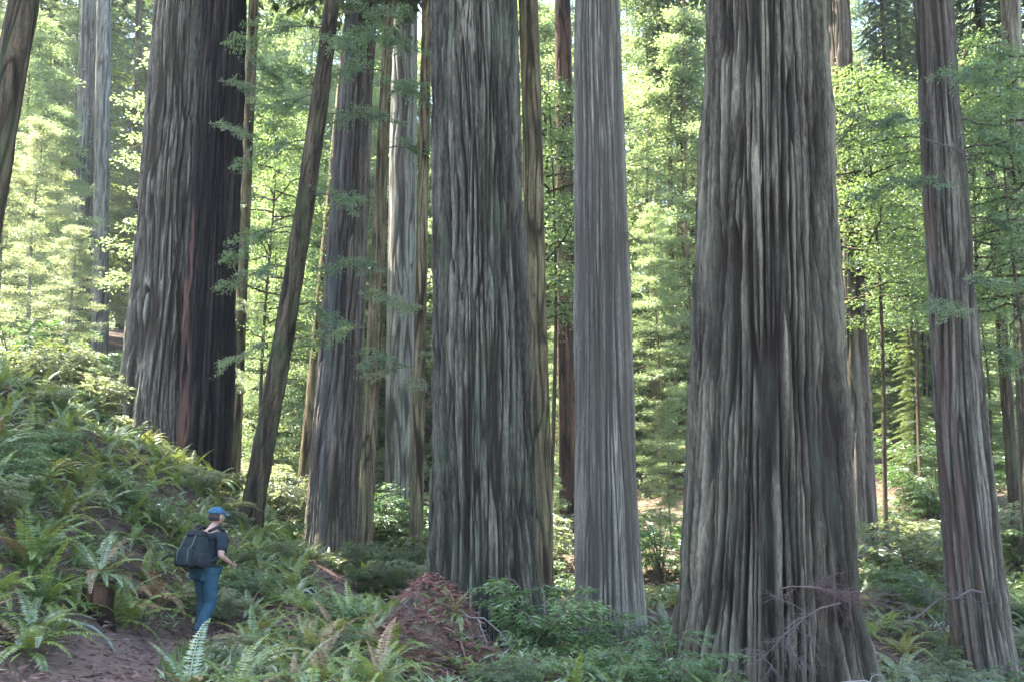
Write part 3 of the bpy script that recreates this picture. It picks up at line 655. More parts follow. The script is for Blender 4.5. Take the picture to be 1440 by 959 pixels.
FD = [frond_data(200 + k, e0, e1) for k, (e0, e1) in enumerate([(75, -10), (62, -35), (82, 15), (50, -45), (68, -60)])]
FM = {}
for mk in ('fern', 'fern_blue', 'fern_dead', 'fern_yellow'):
    FM[mk] = [mesh('frond_%s_%d' % (mk, k), *fd[:2], M[mk], False, {'tint': fd[2]}) for k, fd in enumerate(FD)]
def joined_fern(name, seed, nf, mk):
    g = random.Random(seed); V, F, Tn, n = [], [], [], 0
    for k in range(nf):
        v, f, t = FD[g.randrange(len(FD))]; a = k * 6.283 / nf + g.uniform(-.25, .25); s = g.uniform(.6, 1.1); tl = g.uniform(-.25, .3)
        m = np.array((Matrix.Rotation(a, 3, 'Z') @ Matrix.Rotation(tl, 3, 'Y')) * s)
        V.append(v @ m.T); F.append(f + n); Tn.append(np.clip(t * .6 + g.random() * .4, 0, 1)); n += len(v)
    return mesh(name, np.concatenate(V), np.concatenate(F), M[mk], False, {'tint': np.concatenate(Tn)})
JF = [joined_fern('small_fern_%d' % k, 300 + k, 17, ('fern', 'fern_blue', 'fern', 'fern_yellow', 'fern', 'fern_blue')[k]) for k in range(6)]

def clear(x, y, r, trail_gap=.56):
    if seg_dist(np.array([x]), np.array([y]))[0] < trail_gap: return False
    return all(math.hypot(x - bx, y - by) > br + r for bx, by, br in BIG)
FERNS = []
HIK = at(277, 905, 13.2)
def to_px(x, y, z):
    p = R(PITCH); dz = z - EYE; f = y * math.cos(p) + dz * math.sin(p); u = -y * math.sin(p) + dz * math.cos(p)
    return 720 + FPX * x / f, 479.5 - FPX * u / f
def fern_zone(px, py, y):
    if px < 230 and py > 720: return 'on the bank above the trail at lower left'
    if px < 150 and py > 560: return 'on the open slope at the left edge'
    if px < 330 and py > 560: return 'below the grey and charred redwoods'
    if px < 330: return 'high on the left slope'
    if px < 400 and py > 860: return 'between the trail and the bottom edge'
    if px < 560 and py > 860: return 'in the foreground left of the duff bank'
    if px < 560: return 'on the slope behind the hiker'
    if px < 720: return 'around the reddish bank of duff'
    if px < 960: return 'below the fluted redwood'
    if px < 1230: return 'at the foot of the largest redwood'
    return 'on the shaded slope around the stripped redwood'
def fern(x, y, s, mk='fern', nf=None, label=None, tilt=None):
    z = hz(x, y); px, py = to_px(x, y, z)
    FERNS.append((x, y, s))
    if y < 15.5:
        rr = random.Random(int(x * 1000) * 7 + int(y * 1000))
        adj = {'fern': 'green', 'fern_blue': 'blue-green', 'fern_dead': 'withered brown', 'fern_yellow': 'yellowing'}[mk]
        size = 'large' if s > .95 else ('medium' if s > .72 else 'small')
        lb = label or '%s %s sword fern %s' % (size, adj, fern_zone(px, py, y))
        t = thing('sword_fern', lb, 'fern', (x, y, z - .02), rr.uniform(0, 6.28), 'sword ferns ' + fern_zone(px, py, y))
        nf = nf or rr.randint(15, 20)
        for k in range(nf):
            m2 = 'fern_dead' if rr.random() < .09 else mk
            e = rr.randrange(len(FD))
            obj('frond', FM[m2][e], t, (0, 0, 0), (0, rr.uniform(-.4, .42), k * 6.283 / nf + rr.uniform(-.5, .5)), s * rr.uniform(.45, 1.12))
    else:
        jk = rf.randrange(6); lb = label or '%s %s%s sword fern %s' % ('nearer' if y < 20 else 'farther', 'small ' if s < .6 else ('large ' if s > .78 else ''), ('green', 'blue-green', 'green', 'yellowing', 'green', 'blue-green')[jk], fern_zone(px, py, y))
        t = tag(obj('sword_fern', JF[jk], None, (x, y, z - .02), (rf.uniform(-.12, .12), rf.uniform(-.12, .12), rf.uniform(0, 6.28)), s), lb, 'fern', 'sword ferns ' + fern_zone(px, py, y))
    return t
def scatter(n, x0, x1, y0, y1, sep, smin, smax, test=None, mk=('fern',), tries=25):
    c = 0
    for _ in range(n * tries):
        if c >= n: break
        x, y = rf.uniform(x0, x1), rf.uniform(y0, y1)
        if test and not test(x, y): continue
        if not clear(x, y, .12): continue
        if any((x - a) ** 2 + (y - b) ** 2 < (sep * (.6 + .5 * q)) ** 2 for a, b, q in FERNS): continue
        fern(x, y, rf.uniform(smin, smax), rf.choice(mk)); c += 1
def inpx(lo, hi): return lambda x, y: lo < 720 + FPX * x / y < hi
clearH = lambda x, y: math.hypot(x - HIK.x, y - HIK.y) > .6 and not (-1.0 < x - HIK.x * y / HIK.y < .32 and y < HIK.y and y > 9.2)
# a few that can be told apart
fern(-5.0, 11.05, .8, 'fern', 22, 'big drooping sword fern beside the trail in the lower left corner')
fern(-4.66, 12.0, .75, 'fern', 20, 'bright green fern hanging over the cut bank beside the stump')
TOPFERN = fern(-5.1, 12.25, .75, 'fern_blue', 22, 'blue-green sword fern growing on top of the stump')
fern(-5.55, 10.5, .8, 'fern', 18, 'sword fern cut by the left edge beside the trail')
fern(-4.86, 11.52, .5, 'fern', 18, 'small green fern in front of the stump')
fern(-5.12, 11.6, .6, 'fern', 18, 'green fern spilling over the left side of the stump')
fern(-5.35, 11.35, 1.0, 'fern', 24, 'largest drooping green fern left of the stump')
fern(-5.2, 10.35, .8, 'fern', 22, 'full green fern low on the left edge of the trail')
fern(-4.62, 12.55, .9, 'fern', 22, 'bright drooping fern between the stump and the hiker')
fern(-5.0, 13.4, .7, 'fern_dead', 16, 'withered orange-brown fern on the bank left of the hiker')
fern(-4.75, 13.9, .75, 'fern_dead', 16, 'withered tan fern just behind the backpack')
fern(-5.35, 13.8, .65, 'fern_dead', 14, 'small withered fern high on the bank left of the hiker')
scatter(90, -7.6, -4.4, 9.6, 15.5, .44, .45, .85, lambda x, y: clearH(x, y) and inpx(-30, 400)(x, y), ('fern', 'fern', 'fern_blue', 'fern', 'fern_yellow'))
scatter(62, -3.9, -.5, 8.9, 15.4, .4, .42, .78, lambda x, y: clearH(x, y) and inpx(250, 555)(x, y), ('fern', 'fern_blue', 'fern', 'fern_yellow'))
scatter(105, -11, -4, 15.5, 25, .48, .45, .9, inpx(-30, 470), ('fern',))
scatter(60, -5, 0, 15.5, 26, .5, .5, .9, inpx(330, 620), ('fern',))
for q, (fx_, fy_, fs_) in enumerate([(-1.72, 13.3, .5), (-.72, 12.9, .5), (-1.55, 12.2, .55), (-.62, 12.0, .5), (-1.25, 11.3, .5)]):
    fern(fx_, fy_, fs_, ('fern', 'fern_yellow', 'fern_dead', 'fern', 'fern_blue')[q], 14)
scatter(14, .3, 4, 11.5, 14.2, .5, .45, .7, inpx(690, 1240), ('fern',))
scatter(26, 4.2, 7.6, 13.2, 15.4, .5, .5, .85, inpx(1170, 1440), ('fern', 'fern_blue'))
scatter(70, 3.5, 16, 15.6, 31, .7, .55, 1.0, inpx(1180, 1460), ('fern',))
scatter(14, .5, 4.5, 17, 26, .7, .5, .9, inpx(760, 990), ('fern',))

# ------------------------------------------------------------------ shrubs and sprouts
def sprout_meshes(seed, hgt, spread, ns, mat, leaf=.075, dens=190):
    g = np.random.default_rng(seed); A = [[] for _ in range(5)]; Tb = Tubes()
    for k in range(ns):
        az = k * 2.39996 + g.normal(0, .3); L = hgt * g.uniform(.55, 1.1); d = (math.cos(az), math.sin(az)); out = spread * g.uniform(.35, 1.1)
        s = np.linspace(0, 1, 8)
        P = np.stack([d[0] * out * s ** 1.3, d[1] * out * s ** 1.3, L * (1.25 * s - .42 * s ** 3)], 1)
        Tb.add(P, np.linspace(.012, .004, 8), 4)
        for q in range(7):
            u = .25 + .72 * (q + g.random() * .6) / 7; c = np.array([np.interp(u, s, P[:, a]) for a in range(3)])
            an = az + (1 if q % 2 else -1) * g.uniform(.4, 1.3); l2 = g.uniform(.22, .46) * hgt ** .5 * (1.15 - .5 * u); d2 = (math.cos(an), math.sin(an)); w = np.linspace(0, 1, 5)
            P2 = c + np.stack([d2[0] * l2 * w, d2[1] * l2 * w, .12 * l2 * w - .30 * l2 * w ** 2], 1)
            Tb.add(P2, np.linspace(.005, .002, 5), 3)
            spray(g, *A, P2, .085, dens, leaf, d2)
    A = [np.concatenate(a) for a in A]
    return Tb.build('stems_%d' % seed, M['limb']), leaf_mesh('sprays_%d' % seed, *A, mat, g, .08)
SP = [sprout_meshes(400, 1.0, .8, 10, M['sprout']), sprout_meshes(401, 1.0, .95, 11, M['sprout']), sprout_meshes(402, 1.0, .7, 9, M['sprout']),
      sprout_meshes(403, 1.0, .8, 15, M['leaf_pale'], .085, 220), sprout_meshes(404, 1.0, .8, 14, M['leaf_conifer'], .09)]
def shrub(px, py, d, s, kind, label, cat='shrub', name='evergreen_shrub', group=None, dz=0.0):
    p = at(px, py, d); z = hz(p.x, p.y) + dz
    t = thing(name, label, cat, (p.x, p.y, z - .03), rf.uniform(0, 6.28), group)
    obj('stem', SP[kind][0], t, scale=s); obj('foliage', SP[kind][1], t, scale=s)
shrub(768, 880, 14.6, 1.5, 2, 'bright green redwood sprout reaching up beside the foot of the middle redwood', name='redwood_sprout')
shrub(812, 900, 14.2, 1.1, 2, 'green feathery sprout in front of the fluted redwood', name='redwood_sprout')
shrub(745, 965, 11.8, .5, 1, 'low evergreen shrub at the bottom edge below the middle redwood')
shrub(820, 965, 12.2, .55, 0, 'dark evergreen shrub at the bottom edge below the fluted redwood')
shrub(880, 965, 12.2, .65, 2, 'middle evergreen shrub in the row at the bottom edge')
shrub(945, 950, 12.6, .95, 0, 'bright evergreen shrub at the lower left foot of the largest redwood')
shrub(1005, 975, 12.5, .62, 1, 'low evergreen shrub in front of the largest redwood')
shrub(880, 900, 15.5, .8, 1, 'evergreen shrub halfway between the fluted and the largest redwood')
shrub(845, 890, 16.5, .8, 2, 'feathery shrub close against the foot of the fluted redwood')
shrub(700, 985, 11.2, .5, 4, 'small dark shrub beside the duff bank at the bottom edge')
shrub(545, 780, 22.5, 1.5, 4, 'dark shrub filling the gap under the blue-grey trunk')
shrub(565, 790, 21.5, 1.1, 3, 'pale small-leaved bush beside the slender yellowish trunk')
shrub(530, 815, 20.5, .9, 4, 'low dark shrub at the foot of the slender tan trunk')
shrub(105, 590, 24.5, 1.5, 3, 'sunlit pale bush on the slope left of the grey redwood')
shrub(150, 600, 25.5, 1.7, 3, 'taller sunlit pale bush close to the grey redwood')
shrub(65, 600, 22.0, 1.3, 3, 'pale bush on the left slope, left of the sunlit pair')
shrub(130, 610, 22.5, 1.0, 3, 'low pale bush below the sunlit pair on the left slope')
shrub(20, 560, 24, 1.6, 4, 'dark bush high on the slope at the left edge')
shrub(300, 860, 14.3, .6, 3, 'small grey-green bush beside the hiker')
shrub(1265, 740, 30, 1.4, 0, 'bright bush on the slope below the sunny poles')
shrub(1310, 720, 32, 1.4, 0, 'green bush just left of the stripped redwood')
shrub(1250, 840, 23, 1.1, 0, 'green bush on the shaded slope right of the largest redwood')
shrub(1310, 850, 22, 1.2, 2, 'green bush close to the left of the stripped redwood')
shrub(1340, 930, 16.5, .9, 3, 'pale bush at the foot of the stripped redwood')
shrub(1430, 930, 17.0, 1.1, 0, 'green bush at the lower right edge')
shrub(1215, 960, 14.4, .55, 3, 'small bright bush at the right foot of the largest redwood')
shrub(1275, 940, 15.5, .8, 3, 'pale bush low on the slope right of the largest redwood')
SHR = 0
for _ in range(900):
    if SHR >= 46: break
    d = rf.uniform(10, 24); px = rf.choice([rf.uniform(-10, 330), rf.uniform(300, 560), rf.uniform(1220, 1440)]); x = (px - 720) / FPX * d
    if not clear(x, d, .2, .9) or not clearH(x, d): continue
    kd = rf.choice([3, 4, 0, 3, 2]); py = to_px(x, d, hz(x, d))[1]
    lb = '%s small-leaved low shrub %s' % ({3: 'pale', 0: 'bright green', 2: 'bright green', 4: 'dark'}[kd], fern_zone(px, py, d).replace('in the', 'among ferns in the').replace('on the', 'among ferns on the', 1))
    t = thing('low_shrub', lb, 'shrub', (x, d, hz(x, d) - .04), rf.uniform(0, 6.28), lb)
    q = rf.uniform(.4, .8); obj('stem', SP[kd][0], t, scale=q); obj('foliage', SP[kd][1], t, scale=q); SHR += 1
k = 0
for _ in range(400):
    if k >= 64: break
    d = rf.uniform(26, 54); px = rf.uniform(-20, 1460); x = (px - 720) / FPX * d
    if not clear(x, d, .6): continue
    kd = rf.choice([3, 3, 0, 0]); lb = '%s undergrowth bush %s' % ({3: 'pale green', 0: 'bright green', 4: 'dark green'}[kd], zone(px))
    t = thing('undergrowth_bush', lb, 'bush', (x, d, hz(x, d) - .05), rf.uniform(0, 6.28), lb)
    s = rf.uniform(1.4, 2.8); obj('stem', SP[kd][0], t, scale=s); obj('foliage', SP[kd][1], t, scale=s); k += 1

# ------------------------------------------------------------------ ground cover and litter
def cover(name, n, x0, x1, y0, y1, mat, L, W, up, seed, label, cat, test=None, hgt=(0.01, .03)):
    g = np.random.default_rng(seed); x = g.uniform(x0, x1, n); y = g.uniform(y0, y1, n)
    if test is not None: k = test(x, y, g); x, y = x[k], y[k]
    z = H(x, y) + g.uniform(*hgt, len(x)); n = len(x)
    a = g.random(n) * 6.283; D = np.stack([np.cos(a), np.sin(a), g.normal(up, .25, n)], 1); N = g.normal(0, .35, (n, 3)); N[:, 2] += 1
    o = obj(name, leaf_mesh(name, np.stack([x, y, z], 1), D, N, g.uniform(*L, n), g.uniform(*W, n), mat, g)); o['kind'] = 'stuff'
    return tag(o, label, cat)
cover('leaf_litter', 52000, -10, 10, 8, 24, M['litter'], (.05, .16), (.012, .05), .05, 1, 'brown fallen needles and leaves on the ground', 'leaf litter', lambda x, y, g: (seg_dist(x, y) > .3) | (g.random(len(x)) < .95))
cover('ground_cover', 85000, -12, 15, 8.5, 30, M['herb'], (.06, .22), (.02, .055), .6, 2, 'low green ground plants between the ferns', 'ground cover', lambda x, y, g: (seg_dist(x, y) > .55) & (pnoise(x * .5, y * .5, 0, 3) + g.normal(0, .1, len(x)) > np.where(x < -4, -.3, -.08)) & (np.hypot(x - MOUND.x, y - MOUND.y) > 1.2), (.0, .16))
cover('undergrowth', 40000, -24, 26, 24, 52, M['herb'], (.10, .28), (.06, .14), .5, 6, 'low green undergrowth covering the slope behind the big trunks', 'undergrowth', lambda x, y, g: (np.abs(x) < .58 * y) & (pnoise(x * .4, y * .4, 0, 3) + g.normal(0, .15, len(x)) > -.15), (.03, .4))
cover('red_duff', 26000, MOUND.x - 1.2, MOUND.x + 1.1, 10.0, 15.6, M['duff_red'], (.03, .24), (.006, .03), .0, 3, 'reddish needle duff covering the slumped bank', 'duff', lambda x, y, g: np.hypot((x - MOUND.x) / .68, (y - 13.2) / 2.6) + g.normal(0, .22, len(x)) < .95 + .5 * pnoise(x * 1.5, y * 1.5, 0, 21), (.0, .05))
# grass tuft at the hiker's feet
def grass_tuft(px, py, d, n, hgt, label):
    p = at(px, py, d); g = np.random.default_rng(int(px)); z = hz(p.x, p.y)
    t = thing('grass_tuft', label, 'grass', (p.x, p.y, z))
    a = g.random(n) * 6.283; r = np.abs(g.normal(0, .10, n)); c = np.stack([np.cos(a) * r, np.sin(a) * r, np.zeros(n)], 1)
    D = np.stack([np.cos(a) * .45, np.sin(a) * .45, np.ones(n)], 1) + g.normal(0, .15, (n, 3))
    obj('blades', leaf_mesh('blades_%d' % px, c, D, np.stack([np.cos(a), np.sin(a), np.zeros(n)], 1) + g.normal(0, .3, (n, 3)), hgt * g.uniform(.5, 1.1, n), g.uniform(.012, .022, n), M['fern'], g, .18), t)['kind'] = 'stuff'
grass_tuft(268, 938, 12.0, 110, .26, 'bright green grass tuft in front of the hiker\'s feet')
grass_tuft(300, 955, 11.2, 110, .32, 'green grass tuft at the bottom edge beside the trail')
grass_tuft(246, 958, 11.0, 80, .26, 'small grass tuft on the right edge of the trail')

# ------------------------------------------------------------------ wood on the ground
def dead_branch(name, label, p, az, L, mat, seed, nb=8, tilt=0.1, rad=.018, cat='branch', depth=2, rise=0.25, droop=.2):
    g = np.random.default_rng(seed); Tb = Tubes()
    def grow(c, d, L, r, lev):
        m = 7; s = np.linspace(0, 1, m); w = g.normal(0, .06 * L, (m, 3)).cumsum(0) * .6; w[0] = 0
        P = c + d[None] * (L * s)[:, None] + w; P[:, 2] -= droop * L * s ** 2
        Tb.add(P, np.linspace(r, r * .3, m), 5)
        if lev:
            for k in range(nb):
                u = .2 + .75 * (k + g.random()) / nb; q = np.array([np.interp(u, s, P[:, a]) for a in range(3)])
                v = d + g.normal(0, .75, 3); v /= np.linalg.norm(v); grow(q, v, L * g.uniform(.22, .5), r * .45, lev - 1)
    d = np.array([math.cos(az), math.sin(az), tilt]); d /= np.linalg.norm(d)
    grow(np.zeros(3), d, L, rad, depth)
    me = Tb.build(name, mat); return tag(obj(name, me, None, p), label, cat)
def on(px, py, d, dz=0.02): p = at(px, py, d); return (p.x, p.y, hz(p.x, p.y) + dz)
RB = T['right'][0].location
dead_branch('dead_branch', 'tangle of pinkish dead twigs against the foot of the largest redwood', (RB.x - .2, RB.y - 1.6, RB.z + 1.72), R(8), 1.25, M['twig_pink'], 1, 24, -.02, .012, rise=.1)
dead_branch('dead_branch', 'dead twigs hanging lower on the foot of the largest redwood', (RB.x + .55, RB.y - 1.65, RB.z + 1.55), R(200), 1.2, M['twig'], 2, 20, -.5, .012)
dead_branch('dead_branch', 'pale grey dead branch arching at the right foot of the largest redwood', (RB.x + .45, RB.y - 1.8, RB.z + .6), R(5), 1.25, M['twig_pale'], 3, 14, .3, .014, droop=.6)
dead_branch('dead_branch', 'grey dead bough stretching left from the stripped redwood', (*[(T['strip'][0].location + Vector((-.5, -1.2, 1.55)))[i] for i in range(3)],), R(190), 1.7, M['twig'], 4, 9, -.1, .026)
dead_branch('dead_branch', 'thin pale dead twigs below the fluted redwood', on(800, 880, 16, .5), R(60), 1.0, M['twig'], 5, 8, .4, .012)
dead_branch('dead_branch', 'pale root-like stick crossing the reddish duff bank', on(600, 880, 13.2, .06), R(-30), .9, M['twig_pale'], 6, 5, -.1, .018)
dead_branch('dead_branch', 'pale stick lying low on the reddish duff bank', on(640, 915, 12.6, .05), R(160), .8, M['twig_pale'], 7, 5, -.0, .016)
dead_branch('dead_branch', 'crooked stick along the left side of the duff bank', on(575, 900, 12.8, .05), R(-80), .8, M['twig'], 8, 6, .0, .016)
dead_branch('dead_branch', 'dead twig tangle at the right foot of the middle redwood', on(745, 905, 14.6, .1), R(150), .7, M['twig'], 9, 8, .5, .012)
dead_branch('dead_branch', 'bare grey branch reaching right from high on the stripped redwood', (*[(T['strip'][0].location + Vector((-.75, -.4, 10.3)))[i] for i in range(3)],), R(-8), 1.9, M['twig'], 10, 6, -.35, .02)
# pale curved stick on the near edge of the trail
Tb = Tubes(); sx_ = np.linspace(0, 1, 12); X = -4.78 + .62 * sx_; Yv = 10.75 + .30 * np.sin(sx_ * 3.0) + .12 * sx_
P = np.stack([X, Yv, H(X, Yv) + .05 + .05 * np.sin(sx_ * 3.14) + .006 * np.sin(sx_ * 17)], 1)
Tb.add(P, .006 + .013 * np.sin(np.clip(sx_ * 3.0, .1, 3)), 8)
tag(obj('fallen_stick', Tb.build('fallen_stick', M['stick'])), 'grey-green curved stick lying along the edge of the trail', 'stick')
# stump in the cut bank
def stump(px, py, d, r, h, label):
    p = at(px, py, d); z = hz(p.x, p.y); t = thing('stump', label, 'stump', (p.x, p.y, z))
    zs = np.linspace(-.4, h, 40)
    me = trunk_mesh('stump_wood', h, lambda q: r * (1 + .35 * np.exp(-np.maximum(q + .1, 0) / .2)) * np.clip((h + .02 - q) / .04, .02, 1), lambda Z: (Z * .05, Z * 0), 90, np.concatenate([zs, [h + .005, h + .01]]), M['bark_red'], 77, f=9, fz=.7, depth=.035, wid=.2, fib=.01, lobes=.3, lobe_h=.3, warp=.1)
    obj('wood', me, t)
    BIG.append((p.x, p.y, r))
stump(133, 888, 11.8, .16, .40, 'rotten red-brown stump in the cut bank above the trail')
p = at(133, 888, 11.8); TOPFERN.location = (p.x, p.y, hz(p.x, p.y) + .385)
# roots on the slumped bank
for k, (px, py, az, L) in enumerate([(600, 845, -70, .8), (650, 870, -50, .9), (560, 850, -110, .7), (660, 930, -80, .6)]):
    g = np.random.default_rng(k + 5); c = at(px, py, 13.6 - k * .3); s = np.linspace(0, 1, 10)
    X = c.x + math.cos(R(az)) * L * s + g.normal(0, .02, 10).cumsum(); Yv = c.y + math.sin(R(az)) * L * s
    P = np.stack([X, Yv, H(X, Yv) + .03 + .05 * np.sin(s * 3.14)], 1); Tb = Tubes(); Tb.add(P, np.linspace(.035, .012, 10), 7)
    tag(obj('bare_root', Tb.build('bare_root', M['wood_red'])), ['bare root at the top of the reddish bank', 'bare root on the right side of the reddish bank', 'bare root on the left side of the reddish bank', 'short bare root low on the reddish bank'][k], 'root')

# ------------------------------------------------------------------ the hiker
def fabric(name, c0, c1, scale=40, rough=.9): return plain_mat(name, c0, c1, scale, rough, .3, .15, .004)
M['skin'] = plain_mat('skin', (0.26, 0.15, 0.11), (0.33, 0.20, 0.15), 20, .55, .05, .3)
M['jeans'] = fabric('jeans', (0.012, 0.036, 0.052), (0.028, 0.066, 0.088), 14)
M['shirt'] = fabric('shirt', (0.010, 0.016, 0.021), (0.020, 0.028, 0.034), 12)
M['cap'] = fabric('cap', (0.018, 0.055, 0.095), (0.05, 0.12, 0.17), 20)
M['hair'] = fabric('hair', (0.03, 0.022, 0.018), (0.06, 0.045, 0.035), 60)
M['boot'] = fabric('boot', (0.03, 0.025, 0.02), (0.07, 0.055, 0.04), 20)
M['pack'] = fabric('pack', (0.010, 0.015, 0.015), (0.022, 0.030, 0.028), 18)
M['pack_dark'] = fabric('pack_dark', (0.010, 0.012, 0.014), (0.022, 0.024, 0.026), 18)
M['pack_grey'] = fabric('pack_grey', (0.05, 0.06, 0.06), (0.08, 0.09, 0.09), 18)

def skin_mesh(name, verts, edges, root, sub=2):
    """verts: (x, y, z, rx, ry); grows a tapered surface round the connected edges"""
    me = bpy.data.meshes.new(name); me.from_pydata([v[:3] for v in verts], edges, [])
    o = bpy.data.objects.new(name, me); COL.objects.link(o)
    sk = o.modifiers.new('skin', 'SKIN'); sk.use_smooth_shade = True; sk.branch_smoothing = .6
    for k, v in enumerate(verts):
        q = me.skin_vertices[0].data[k]; q.radius = (v[3], v[4] if len(v) > 4 else v[3]); q.use_root = (k == root)
    ss = o.modifiers.new('sub', 'SUBSURF'); ss.levels = sub; ss.render_levels = sub
    dg = bpy.context.evaluated_depsgraph_get(); dg.update()
    out = bpy.data.meshes.new_from_object(o.evaluated_get(dg)); bpy.data.objects.remove(o)
    return out
def me_arrays(me):
    v = np.empty(len(me.vertices) * 3); me.vertices.foreach_get('co', v); return v.reshape(-1, 3), [tuple(p.vertices) for p in me.polygons]
def fuse(name, meshes, vox, mat, smooth_it=2):
    """several overlapping closed surfaces into one continuous skin"""
    V, F, n = [], [], 0
    for me in meshes:
        v, f = me_arrays(me); V.append(v); F += [tuple(i + n for i in p) for p in f]; n += len(v)
    me = bpy.data.meshes.new(name); me.from_pydata(np.concatenate(V).tolist(), [], F)
    o = bpy.data.objects.new(name, me); COL.objects.link(o)
    rm = o.modifiers.new('r', 'REMESH'); rm.mode = 'VOXEL'; rm.voxel_size = vox; rm.use_smooth_shade = True
    sm = o.modifiers.new('s', 'SMOOTH'); sm.factor = .5; sm.iterations = smooth_it
    dg = bpy.context.evaluated_depsgraph_get(); dg.update()
    out = bpy.data.meshes.new_from_object(o.evaluated_get(dg)); bpy.data.objects.remove(o)
    out.name = name; out.materials.clear(); out.materials.append(mat)
    for p in out.polygons: p.use_smooth = True
    return out
def blob(c, r, seg=20, fn=None):
    th, ph = np.meshgrid(np.linspace(0, 2 * np.pi, seg, endpoint=False), np.linspace(.02, np.pi - .02, seg), indexing='xy')
    D = np.stack([np.sin(ph) * np.cos(th), np.sin(ph) * np.sin(th), np.cos(ph)], -1); V = D * np.array(r)
    if fn is not None: V = fn(D, V)
    V = (V + np.array(c)).reshape(-1, 3)
    i, j = np.meshgrid(np.arange(seg - 1), np.arange(seg), indexing='ij'); j2 = (j + 1) % seg
    F = np.stack([i * seg + j, (i + 1) * seg + j, (i + 1) * seg + j2, i * seg + j2], -1).reshape(-1, 4)
    F = F.tolist() + [list(range(seg)), [(seg - 1) * seg + k for k in range(seg)][::-1]]
    me = bpy.data.meshes.new('blob'); me.from_pydata(V.tolist(), [], F); return me
def rounded(name, c, size, mat, bev, rot=(0, 0, 0), taper=0.0, bulge=0.0, sub=0):
    import bmesh
    bm = bmesh.new(); bmesh.ops.create_cube(bm, size=1)
    bmesh.ops.subdivide_edges(bm, edges=bm.edges[:], cuts=5, use_grid_fill=True)
    for v in bm.verts:
        x, y, z = v.co; k = 1 - taper * (z + .5)
        q = Vector((x, y, z)) * 2; e = 5.0
        nrm = (abs(q.x) ** e + abs(q.y) ** e + abs(q.z) ** e) ** (1 / e); mxx = max(abs(q.x), abs(q.y), abs(q.z), 1e-6)
        q = q * (mxx / nrm) / 2
        b = 1 + bulge * (1 - 4 * min(z * z, .25))
        v.co = Vector((q.x * k * size[0] * b, q.y * k * size[1] * b, q.z * size[2]))
    bmesh.ops.transform(bm, matrix=Matrix.Translation(c) @ Matrix.Rotation(rot[2], 4, 'Z') @ Matrix.Rotation(rot[1], 4, 'Y') @ Matrix.Rotation(rot[0], 4, 'X'), verts=bm.verts)
    me = bpy.data.meshes.new(name); bm.to_mesh(me); bm.free(); me.materials.append(mat)
    for p in me.polygons: p.use_smooth = True
    return me

